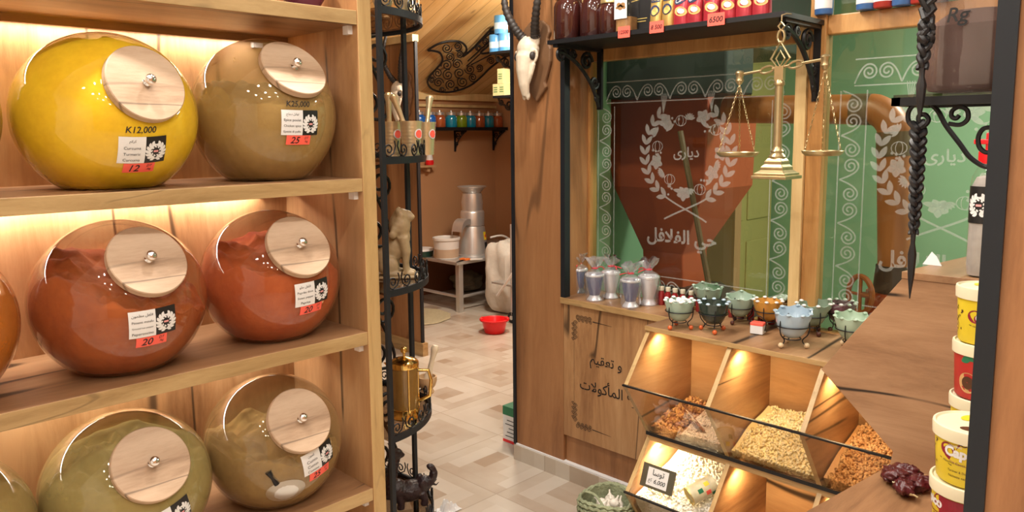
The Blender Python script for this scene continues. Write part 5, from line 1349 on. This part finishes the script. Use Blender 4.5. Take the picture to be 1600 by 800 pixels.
# ------------------------------------------------------------------ ceramic burners on iron stands, on the bin top
for k, c in {'celadon': (.33, .44, .35), 'bottle': (.025, .045, .036), 'ice': (.42, .55, .66), 'ochre': (.55, .27, .05), 'plum': (.22, .10, .14), 'sage': (.24, .33, .25), 'mint': (.42, .56, .42)}.items():
    L[k] = mat(k+'_glaze', c, .22, var=.15, vs=25, coat=.4)
L['whiteglaze'] = mat('white_glaze', (.78, .78, .76), .3); L['orangeball'] = mat('orange_ball', (.62, .12, .03), .3); L['woodball'] = mat('wood_ball', (.68, .50, .30), .45); L['darkball'] = mat('dark_ball', (.10, .03, .02), .35)
TZB = BT+.0188
def burner(px, py, glaze, rim, ball, label, s=1., back=0., scal=9, rz=0., filled=None, x=None):
    p = at(px, py, z=TZB); 
    t = thing('burner_bowl', label, 'bowl', (p.x, p.y, TZB), rz, 'ceramic bowls in wire stands on the bin top', s)
    base = .030; H = .072; R_ = .049
    def sc(r, a_, z, j):
        if j >= 5 and j <= 9:
            k = (.5+.5*math.cos(a_*scal)); lift = .006*k+back*max(0, math.cos(a_))**2; return (r+.003*k+(.012*max(0, math.cos(a_)) if back else 0), z+lift*(1 if 5 < j < 9 else .5))
        return (r, z)
    pr = [(0, base), (.020, base), (.034, base+.012), (.044, base+.030), (.0485, base+.048), (.050, base+H-.012), (.0515, base+H), (.049, base+H+.001), (.0475, base+H-.004), (.045, base+H-.016), (.036, base+.030), (.016, base+.014), (0, base+.012)]
    MB().lathe(pr, seg=72, fn=sc).build('bowl', glaze, t, ang=60)
    mb = MB()
    n = scal*2
    for i in range(scal):
        a_ = 2*PI*i/scal; lift = .006+back*max(0, math.cos(a_))**2; rr = .0518+(.012*max(0, math.cos(a_)) if back else 0)
        mb.sph((rr*math.cos(a_), rr*math.sin(a_), base+H+lift-.002), (.0078, .0078, .0050), 10, 6)
    mb.build('rim_beads', rim, t)
    mb = MB(); w = .0019
    zr = base+.036; rr = .0485
    mb.tube([((rr+.001)*math.cos(q), (rr+.001)*math.sin(q), zr) for q in (2*PI*i/32 for i in range(32))], w, 6, closed=True)
    mb.tube([(.026*math.cos(q), .026*math.sin(q), base-.004) for q in (2*PI*i/24 for i in range(24))], w, 6, closed=True)
    for k in range(3):
        q = 2*PI*k/3+.5; f = lambda r, z: V((r*math.cos(q), r*math.sin(q), z))
        mb.tube(smooth_path([f(.047, base+.062), f(.0505, zr), f(.046, base+.012), f(.031, base-.006), f(.036, .012), f(.043, .009)], 4), w, 6)
    h = MB()
    mb.build('wire_stand', 'black', t)
    for k in range(3):
        q = 2*PI*k/3+.5; MB().sph((.044*math.cos(q), .044*math.sin(q), .0085), .0085, 14, 10).build('foot', ball, t)
    if filled:
        rnd = random.Random(int(px)); mb = MB()
        for i in range(16):
            a_, r = rnd.uniform(0, 6.28), .034*rnd.random()**.5
            mb.sph((r*math.cos(a_), r*math.sin(a_), base+H-.008+.014*rnd.random()), (.011*rnd.uniform(.7, 1.2), .010, .008), 8, 6, M=Euler((rnd.random(), rnd.random(), rnd.random())).to_matrix())
        ob = mb.build('pebbles', filled, t); tag(ob, kind='stuff')
    return t
burner(1061, 513, 'celadon', 'whiteglaze', 'orangeball', 'pale green bowl heaped with white pebbles, next to the wrapped goblets', .98, filled='whiteglaze', rz=.3)
burner(1114, 518, 'bottle', 'ice', 'orangeball', 'very dark green bowl with pale blue rim beads and orange feet', 1.0, rz=1.2)
burner(1106, 490, 'sage', 'celadon', 'darkball', 'grey green bowl behind the dark green one', .98, back=.008, scal=7, rz=.9)
burner(1155, 505, 'celadon', 'celadon', 'darkball', 'light green bowl with a high back, right of the dark green bowl', .92, back=.012, scal=6, rz=.4)
burner(1199, 512, 'ochre', 'whiteglaze', 'darkball', 'ochre yellow bowl behind the light blue one', .95, rz=.7)
burner(1237, 541, 'ice', 'ice', 'woodball', 'light blue scalloped bowl on wooden ball feet at the front edge', 1.06, back=.010, scal=8, rz=.2)
burner(1268, 521, 'sage', 'whiteglaze', 'darkball', 'grey green bowl with white rim beads behind the light blue one', 1.0, back=.010, scal=7, rz=-.6)
burner(1312, 516, 'plum', 'whiteglaze', 'darkball', 'plum coloured flower shaped bowl with pale tips', .95, scal=11, rz=.1)
burner(1330, 545, 'mint', 'mint', 'woodball', 'mint green bowl half hidden by the big oak panel', 1.0, back=.006, scal=8, rz=.5)
p = at(1221, 502, z=TZB)
t = thing('wicker_pot', 'small brown wicker pot with white tufts behind the light blue bowl', 'pot', (p.x, p.y, TZB))
L['wicker'] = mat('brown_wicker', (.26, .12, .05), .7, var=.4, vs=60, bump=.5, bs=120)
MB().lathe([(0, 0), (.022, 0)]+[(.024+.0016*i+(.002 if i % 2 else 0), .004+i*.0085) for i in range(9)]+[(.034, .076), (.02, .06), (0, .06)], seg=28).build('pot', 'wicker', t)
rnd = random.Random(2); mb = MB()
for i in range(9): a_ = rnd.uniform(0, 6.28); r = .022*rnd.random()**.5; mb.sph((r*math.cos(a_), r*math.sin(a_), .084+.008*rnd.random()), (.012, .011, .009), 8, 6)
mb.build('tufts', 'whiteglaze', t)
p = at(1184, 521, z=TZB)
t = thing('candle_box', 'small white and red box with a curved wire handle between the bowls', 'box', (p.x, p.y, TZB), rd(10))
MB().box((-.018, -.022, .001), (.018, .022, .032)).build('box', 'white', t, smooth=False, bevel=.002)
MB().box((-.0185, -.0225, .030), (.0185, .0225, .040)).build('lid', 'redtag', t, smooth=False, bevel=.002)
MB().tube(smooth_path([(0, .024, .012), (0, .026, .045), (0, 0, .062), (0, -.026, .045), (0, -.024, .012)], 6), .0018, 6).build('handle', 'black', t)
# little bottles with cream caps along the sill
L['cream'] = mat('cream_cap', (.74, .68, .52), .45); L['redoil'] = mat('red_oil', (.26, .012, .014), .15, var=.3, vs=30, coat=.6)
fb = None
for i, (px, lb) in enumerate(zip((1033, 1043, 1054, 1066, 1079, 1092, 1143, 1158, 1173, 1190, 1206), ('beside the last wrapped goblet', 'second in the row from the goblets', 'third in the row from the goblets', 'above the pale green bowl', 'right of the pale green bowl', 'left of the grey green bowl', 'just behind the high backed bowl', 'second behind the high backed bowl', 'left of the ochre bowl', 'behind the ochre bowl', 'next to the wicker pot'))):
    p = at(px, 470, x=2.585); p = V((2.588, p.y, TZB))
    if fb is None:
        fb = t = thing('oil_bottle', 'small red bottle with cream cap, '+lb, 'bottle', p, 0, 'little red bottles along the sill')
        MB().lathe([(0, 0), (.012, 0), (.0135, .003), (.0135, .048), (.008, .058), (.0075, .066), (0, .066)], seg=20).build('glass', 'redoil', t)
        MB().lathe([(.0095, .060), (.010, .061), (.010, .076), (0, .077)], seg=18).build('cap', 'cream', t)
    else: dup(fb, p, label='small red bottle with cream cap, '+lb)

# ------------------------------------------------------------------ tall oak block and its step, right of the bins
KX = 2.05; KT = 1.131; ZS = .637
q = [at(1410, 435, x=KX), at(1283, 577, x=KX), at(1395, 706, x=KX)]
bk = thing('oak_block', 'big brown oak block with a slanted left end and a step, right of the bins', 'block', (2.3, .35, 0))
yn = .02
poly = [(q[0].y, KT), (q[1].y, q[1].z), (q[2].y, q[2].z), (q[2].y+.005, ZS), (q[2].y+.005, 0), (yn, 0), (yn, KT)]
MB().prism(poly, KX, KX+.018, lambda u, v, w: V((w, u, v))).build('front_panel', 'brown_y', bk, world=True, smooth=False, bevel=.001)
MB().prism([(KX-.002, q[0].y+.002), (2.44, .593), (2.44, yn), (KX-.002, yn)], KT, KT+.018, lambda u, v, w: V((u, v, w))).build('top', 'shelf_top', bk, world=True, smooth=False, bevel=.001)
MB().prism([(1.640, .700), (KX-.0005, .648), (KX-.0005, yn), (1.640, yn)], ZS-.02, ZS, lambda u, v, w: V((u, v, w)), 0, 1).build('step', ['shelf_top', 'edge_y'], bk, world=True, smooth=False, bevel=.001)
MB().prism([(1.660, .69), (KX-.0005, .64), (KX-.0005, .62), (1.660, .67)], 0, ZS-.02, lambda u, v, w: V((u, v, w))).build('step_support', 'brown_y', bk, world=True, smooth=False)
MB().box((1.66, yn, 0), (1.68, .665, ZS-.02)).build('step_front', 'brown_y', bk, world=True, smooth=False)
p = at(1452, 416, z=KT+.018)
t = MB().prism([(-.02, -.012), (.022, -.008), (.004, .03)], 0, .003, lambda u, v, w: V((.3*v, -u, w+max(0, v)*.75))).v
mb = MB().prism([(-.022, 0), (.024, 0), (.010, .022), (-.004, .034)], -.0015, .0015, lambda u, v, w: V((p.x+.02+w+.25*v, p.y-u, KT+.0186+v)))
mb.solo('paper_napkin', 'white', 'folded white paper napkin standing on the oak block behind the braid', 'napkin', smooth=False)
# tall bottle with a black label
p = at(1531, 432, z=KT+.018)
t = thing('spice_bottle', 'tall plastic bottle of grey spice with a black emblem label on the oak block', 'bottle', (p.x, p.y, KT+.0188), rd(8))
L['greyspice'] = mat('grey_spice', (.34, .31, .28), .7, var=.3, vs=40)
MB().lathe([(0, 0), (.026, .0), (.031, .008), (.032, .03), (.032, .215), (.030, .24), (.020, .262), (.016, .268), (.016, .285)], seg=36).build('bottle', 'clear', t)
MB().lathe([(0, .003), (.028, .004), (.0305, .02), (.0305, .215), (.02, .24), (0, .245)], seg=32).build('spice', 'greyspice', t)
cap = MB().lathe([(.019, .272), (.020, .274), (.020, .300), (.014, .306), (0, .306)], seg=28).build('cap', 'red', t)
MB().box((-.006, -.006, .306), (.006, .006, .345)).box((-.012, -.03, .318), (.012, .03, .330)).build('grinder_handle', 'red', cap, smooth=False, bevel=.002)
cyl = lambda R_: (lambda u, v: V((-R_*math.cos(u/R_+.0-.30), -R_*math.sin(u/R_-.30)*1., v)))
ob = MB().flat(rect(.085, .088, 14, 1), lambda u, v: cyl(.0326)(u, v+.175)).build('label', 'blackpaper', t)
mb = MB()
for sh, mi in crest(None, .058): mb.flat(move(sh, 0, 0), lambda u, v: cyl(.0330+.0003*mi)(u, v+.175), mi)
mb.build('emblem', ['white', 'pink', 'ink'], ob, smooth=False)
# ice cream style tubs of spread
L['tubyellow'] = mat('tub_yellow', (.80, .62, .03), .38, var=.05); L['tubred'] = mat('tub_red', (.50, .03, .025), .38); L['tublid'] = mat('tub_lid', (.80, .74, .52), .38, var=.04)
L['choc'] = mat('print_chocolate', (.09, .035, .015), .4); L['maroon'] = mat('print_maroon', (.28, .012, .03), .4)
def tub(c, col, label, R_=.080, H=.135, rz=0., front=True):
    t = thing('spread_tub', label, 'tub', c, rz, 'plastic tubs stacked on the oak step')
    k = R_/.080
    MB().lathe([(0, 0), (R_*.86, 0), (R_*.885, .003), (R_*.97, H-.022), (R_*.97, H-.016), (0, H-.016)], seg=56).build('body', col, t)
    lid = MB().lathe([(R_*.985, H-.028), (R_*1.03, H-.027), (R_*1.045, H-.006), (R_*1.03, H-.001), (R_*.97, H), (R_*.93, H-.004), (0, H-.004)], seg=56).build('lid', 'tublid', t)
    mb = MB(); rnd = random.Random(4)
    for i in range(4): mb.flat(move(disc(R_*.30, R_*.18), rnd.uniform(-.5, .5)*R_, rnd.uniform(-.5, .5)*R_, i), lambda u, v: V((u, v, H-.0034+.0002*i)), i % 2)
    mb.build('lid_print', ['choc', 'tubyellow'], lid, smooth=False)
    def sf(a0=0., lift=0.):
        def f(u, v): r = R_*(.885+.085*(v-.003)/(H-.025))+.0007+lift; a = u/R_-a0; return V((-r*math.cos(a), -r*math.sin(a), v)) 
        return f
    if col == 'tubyellow':
        mb = MB().flat(move(disc(.054*k, .024*k, 24), .014, .074*k), sf()).flat(move(disc(.018, .015), -.026, .080*k), sf()).flat(move(disc(.022, .018), .046, .080*k), sf()); mb.build('logo_patch', 'maroon', t, smooth=False)
        MB().flat(move(text('Capico', width=.088*k, bold=.05, shear=.05), .010, .075*k), sf(0, .0007)).flat(move(text('excellent', width=.03*k, shear=.2), -.008, .0925*k), sf(0, .0007)).build('lettering', 'white', t, smooth=False)
        MB().flat(move(text('Hazelnut Cocoa Spread', width=.078*k, shear=.2), .0, .052*k), sf(0, .0004)).flat(move(text('Tartiner & Dorer', width=.052*k), 0, .034*k), sf()).flat(move(text('Noisette cacao', width=.048*k), 0, .022*k), sf()).flat(ribbon([(-.05*k, .055*k), (-.02*k, .0455*k), (.02*k, .0455*k), (.05*k, .052*k)], .0015), sf()).build('print', 'choc', t, smooth=False)
        mb = MB().flat(move(disc(.007, .009), .002, .106*k), sf()).flat(ribbon(spiral((.012, .103*k), .012, .004, 2.8, .45, 10), .002), sf())
        for i in range(16): mb.flat(move(disc(.0028, .0020, 8), -.075+rnd.uniform(-.018, .018), rnd.uniform(.02, .10)*k, rnd.random()*3), sf())
        mb.build('hazelnuts', 'choc', t, smooth=False)
        MB().flat(move(disc(.024, .020), .085, .03), sf()).flat(move(disc(.018, .014), -.095, .035), sf()).build('biscuit', 'nut2', t, smooth=False)
    else:
        MB().flat(move(disc(.024, .024, 20), -.012, .038), sf()).flat(move(disc(.022, .022, 20), .034, .03), sf()).build('biscuit', 'nut2', t, smooth=False)
        MB().flat(move(disc(.015, .015, 16), -.012, .038), sf(0, .0006)).flat(move(disc(.013, .013, 16), .034, .03), sf(0, .0006)).build('filling', 'choc', t, smooth=False)
        MB().flat(move(leaf(.03, .016), -.03, .085, .5), sf()).flat(move(leaf(.026, .014), .0, .09, 2.4), sf()).build('leaf_print', 'green', t, smooth=False)
    return t
z1_ = ZS+.0008
HT = .1225
cf = V((1.800, .4075, z1_))
FR = rd(-7)
low = tub(cf, 'tubyellow', 'yellow tub with a dark red panel, lower one of the front stack on the step', .076, HT, rz=FR-rd(62))
r0 = lambda u, v: V((-(.076*(.885+.085*(v-.003)/(HT-.025))+.0012)*math.cos(u/.076), -(.076*(.885+.085*(v-.003)/(HT-.025))+.0012)*math.sin(u/.076), v))
MB().flat(move(rect(.085, HT-.034, 14, 2), .085, (HT-.034)/2+.004), r0).build('red_panel', 'maroon', low, smooth=False)
tub(cf+V((0, 0, HT+.0008)), 'tubyellow', 'yellow chocolate spread tub on top of the front stack', .076, HT, rz=FR)
cb = V((1.972, .436, z1_))
for i, (c_l, lb) in enumerate((('tubred', 'lowest red tub of the back stack, behind the front stack'), ('tubyellow', 'yellow tub third from the top of the stack by the oak block'), ('tubred', 'red tub with biscuit pictures, second from the top of the back stack'), ('tubyellow', 'yellow tub on top of the stack against the oak block'))):
    tub(cb+V((0, 0, i*.1285)), c_l, lb, .064, .128, rz=FR+rd(20)*(i % 2))
# dried peppers lying on the step
L['pepper'] = mat('dried_pepper', (.085, .012, .014), .35, var=.6, vs=40, bump=.5, bs=50); L['stem'] = mat('pepper_stem', (.45, .34, .16), .7)
for i, (px, py, a, lb, s) in enumerate(((1392, 752, .3, 'dark dried pepper at the left of the little heap on the step', 1.), (1417, 752, 1.4, 'dark dried pepper at the back of the heap on the step', 1.1), (1436, 768, 2.6, 'dried pepper in the heap, touching the tubs', 1.1),
                                       (1412, 775, 3.9, 'dried pepper with pale seeds showing, at the front of the heap', 1.), (1402, 762, 5.2, 'crumpled dried pepper in the middle of the heap', .9))):
    p = at(px, py, z=ZS); t = thing('dried_pepper', lb, 'pepper', (p.x, p.y, ZS+.0006+(.012 if i == 4 else 0)), a, 'dried peppers on the step', s)
    def wr(q, i=i):
        n = q.normalized(); k = 1+.38*noise.noise(n*2.4+V((i*3, 0, 0)))+.16*noise.noise(n*6+V((0, i, 0))); return V((q.x*k, q.y*k, q.z*k))
    mb = MB().sph((0, 0, .017), (.033, .021, .017), 32, 22, fn=wr)
    z_ = min(v.z for v in mb.v)
    for v in mb.v: v.z -= z_
    mb.build('fruit', 'pepper', t, ang=70)
    MB().tube(smooth_path([(.028, 0, .018), (.040, .002, .022), (.050, .008, .020)], 4), [.004]*4+[.0022]*5, 6).build('stem', 'stem', t)
    if i == 3:
        mb = MB()
        for k in range(9): mb.sph((-.022+.003*k, -.016+.004*(k % 3), .024+.002*(k % 2)), (.003, .0025, .0015), 6, 4)
        ob = mb.build('seeds', 'seed_y2', t); tag(ob, kind='stuff')
# wire bracket shelf on the near pillar, with the big plastic jar and two braids
bx = 1.20
A = at(1393, 153, x=bx); ZT = A.z
t = thing('scroll_shelf', 'black scroll bracket shelf on the near right pillar, carrying the big plastic jar', 'shelf', (1.24, .33, ZT))
ay, by = A.y, .2545
for lo, hi in (((bx, by, ZT-.012), (bx+.012, ay, ZT)), ((bx+.148, by, ZT-.012), (bx+.16, ay, ZT)), ((bx, ay-.012, ZT-.012), (bx+.16, ay, ZT)), ((bx, by, ZT-.012), (bx+.16, by+.012, ZT))):
    MB().box(lo, hi).build('frame_bar', 'black', t, world=True, smooth=False)
MB().box((bx+.002, by+.002, ZT+.0002), (bx+.158, ay-.002, ZT+.004)).build('glass_plate', 'shelf_glass', t, world=True, smooth=False)
mb = MB(); X_ = bx+.02
f = lambda px, py: at(px, py, x=X_)
mb.tube([f(px, py) for px, py in spiral((1438, 186), 6, 4, 0, .2, 6)], .0024, 6)
mb.tube(smooth_path([f(*p) for p in ((1452, 163), (1432, 162), (1420, 174), (1420, 190), (1431, 199), (1445, 196), (1451, 187), (1445, 179), (1436, 181), (1435, 188), (1440, 190))], 5), .0034, 6)
mb.tube(smooth_path([f(*p) for p in ((1455, 163), (1466, 174), (1478, 196), (1500, 225), (1515, 245), (1535, 259), (1551, 262))], 5), .0038, 6)
mb.tube(smooth_path([f(*p) for p in ((1482, 193), (1500, 195), (1512, 186), (1511, 172), (1499, 167), (1488, 173), (1487, 182), (1494, 185), (1499, 180))], 5), .0032, 6)
mb.tube(smooth_path([f(*p) for p in ((1551, 199), (1537, 201), (1529, 213), (1530, 229), (1540, 238), (1551, 236))], 5), .0032, 6)
mb.build('scrolls', 'black', t, world=True)
jc = at(1522, 143, x=bx+.08); jc = V((bx+.082, jc.y, ZT+.0048))
JR = .066
L['cocoa'] = mat('brown_powder', (.085, .035, .026), .8, var=.35, vs=12); L['plastic'] = glass('jar_plastic', (.86, .82, .80), .06, 1.5, dust=(.42, .34, .31), amount=.22, gain=1.6)
jc.y = max(jc.y, .254+JR+.001)
t = thing('plastic_jar', 'big ribbed plastic jar of brown powder marked in black pen on the scroll shelf', 'jar', jc)
def rib(r, a_, z, j): k = (abs(math.cos(a_))**4+abs(math.sin(a_))**4)**(-1/4); return (r*min(k, 1.13)*.93*(1+.012*math.cos(a_*12)), z)
MB().lathe([(0, 0), (JR*.90, 0), (JR, .012), (JR, .06), (JR*.975, .068), (JR, .076), (JR, .17), (JR*.9, .20), (JR*.70, .215), (JR*.70, .23)], seg=72, fn=rib).build('jar', 'plastic', t)
MB().lathe([(0, .004), (JR*.86, .004), (JR*.955, .014), (JR*.955, .095), (JR*.5, .118), (0, .112)], seg=48, fn=rib).build('powder', 'cocoa', t)
MB().lathe([(JR*.74, .222), (JR*.76, .224), (JR*.76, .25), (0, .25)], seg=40).build('lid', 'choc', t)
fj = lambda a0: (lambda u, v: V((-(JR*1.035)*math.cos(u/JR+a0), -(JR*1.035)*math.sin(u/JR+a0), v)))
mb = MB().flat(move(text('Rg', height=.026, shear=.2, bold=.012), 0, .104), fj(-.12)).flat(move(text('1K', height=.024, shear=.15, bold=.014), 0, .155), fj(-.12)); mb.build('handwriting', 'ink', t, smooth=False)
def braid(path, r, label, tl=1.):
    """three plaited strands and a loose tail"""
    P_ = smooth_path(path, 24); n = len(P_); mb = MB()
    ln = sum((P_[i+1]-P_[i]).length for i in range(n-1)); s_ = 0; ph = []
    for i in range(n):
        ph.append(s_/(r*5.2)*2*PI); s_ += (P_[i+1]-P_[i]).length if i < n-1 else 0
    for k in range(3):
        pts = []; rr = []
        for i, p in enumerate(P_):
            q = ph[i]+2*PI*k/3; taper = 1-.45*i/n
            pts.append(p+RTH*(math.sin(q)*r*1.0*taper)+FWH*(math.sin(2*q)*r*.55*taper)); rr.append(r*.72*taper)
        mb.tube(pts, rr, 7)
    e = P_[-1]; mb.tube([e+V((0, 0, .004)), e-V((0, 0, .010*tl)), e-V((0, 0, .022*tl)), e-V((0, 0, .045*tl)), e-V((0, 0, .072*tl))], [r*.5, r*.42, r*.8, r*.62, r*.1], 8)
    return mb
RTH = V((RT.x, RT.y, 0)).normalized(); FWH = V((FW.x, FW.y, 0)).normalized()
L['hair'] = mat('black_cord', (.012, .012, .014), .42, var=.5, vs=60)
b0 = f(1435, 192); b1 = f(1427, 400)
braid([b0, f(1434, 240), f(1431, 300), f(1429, 340), f(1427, 366)], .0078, '', 1.35).solo('braided_cord', 'hair', 'long black braid hanging from the bracket shelf scroll before the oak block', 'cord', group=None)
bx2 = bx-.035
g = lambda px, py: at(px, py, x=bx2)
topc = g(1450, 0)
mb = braid([V((topc.x, topc.y, 2.96)), V((topc.x, topc.y+.002, 2.3)), g(1450, 0), g(1448, 40), g(1444, 80), g(1441, 108)], .0088, '')
mb.lathe([(0, 2.998), (.016, 2.998), (.014, 2.985), (.004, 2.975), (.004, 2.95), (0, 2.95)], c=(topc.x, topc.y, 0), seg=16)
mb.solo('braided_cord', 'hair', 'black braid hanging from above, ending at the rim of the bracket shelf', 'cord')
# basket of garlic on the floor by the bins
p = at(956, 800, z=.10); bc = V((p.x+.01, p.y+.035, .0008))
L['basketgreen'] = mat('green_palm_weave', (.30, .33, .20), .8, var=.35, vs=30, bump=.5, bs=90)
t = thing('palm_basket', 'low woven green palm basket of garlic on the floor beside the bin display', 'basket', bc, scale=.86)
mb = MB(); RB = .115
prof_b = [(0, 0), (.085, 0), (.100, .02), (.112, .07), (.118, .12), (.114, .165), (.105, .165), (.108, .12), (.102, .07), (.090, .025), (0, .015)]
mb.lathe(prof_b, seg=48, fn=lambda r, a_, z, j: (r*(1+.02*math.sin(a_*7+z*40)), z+(.012*math.sin(a_*2+1) if z > .1 else 0)))
for k in range(7):                                                  # plaited courses round the side
    z = .018+.022*k; r = .100+.0165*math.sin(min(1, k/5)*PI/2)+.004
    mb.tube([(r*math.cos(q)*(1+.02*math.sin(q*24+k*PI)), r*math.sin(q)*(1+.02*math.sin(q*24+k*PI)), z+.004*math.sin(q*24)+(.012*math.sin(q*2+1) if z > .1 else 0)) for q in (2*PI*i/96 for i in range(96))], .0075, 5, closed=True)
mb.build('basket', 'basketgreen', t, ang=60)
mb = MB()
for k in range(3): mb.tube([((.112+.003*k)*math.cos(q), (.112+.003*k)*math.sin(q), .166+.004*math.sin(q*18+k*2)+.012*math.sin(q*2+1)) for q in (2*PI*i/72 for i in range(72))], .006, 5, closed=True)
mb.build('rim', 'basketgreen', t)
MB().tube(smooth_path([(-.06, .085, .165), (-.075, .05, .20), (-.07, .0, .195), (-.08, -.05, .165)], 6), .006, 6).build('handle', 'basketgreen', t)
L['garlic'] = mat('garlic_skin', (.80, .74, .64), .5, var=.1, vs=40)
rnd = random.Random(9); gl = None; spots = []
GW = ('at the far rim', 'in the middle', 'by the bin panel', 'near the front rim', 'beside the handle', 'on the left', 'on top', 'at the back left', 'at the right rim', 'half buried in front', 'half buried at the back')
for i in range(11):
    a_ = i*2.4; r = .072*math.sqrt((i+.5)/11); z = .085+.012*(i % 3)+(.02 if i < 4 else 0)
    p = bc+V((r*math.cos(a_), r*math.sin(a_), z))*.86
    lb = 'garlic bulb in the green palm basket, '+GW[i]
    if gl is None:
        gl = g_ = thing('garlic_bulb', lb, 'garlic', p, 0, 'garlic bulbs in the palm basket')
        MB().lathe([(0, 0), (.010, .0), (.021, .009), (.0235, .018), (.018, .030), (.008, .037), (.004, .046), (.0035, .058), (0, .059)], seg=40, fn=lambda r, a_, z, j: (r*(1+.07*abs(math.sin(a_*4))), z)).build('bulb', 'garlic', g_)
        MB().lathe([(0, -.003), (.007, -.003), (.008, .001), (0, .002)], seg=14).build('root', 'stem', g_)
    else:
        g_ = dup(gl, p, a_, lb, scale=rnd.uniform(.7, .9)); g_.rotation_euler = (rnd.uniform(-.9, .9), rnd.uniform(-.9, .9), a_)
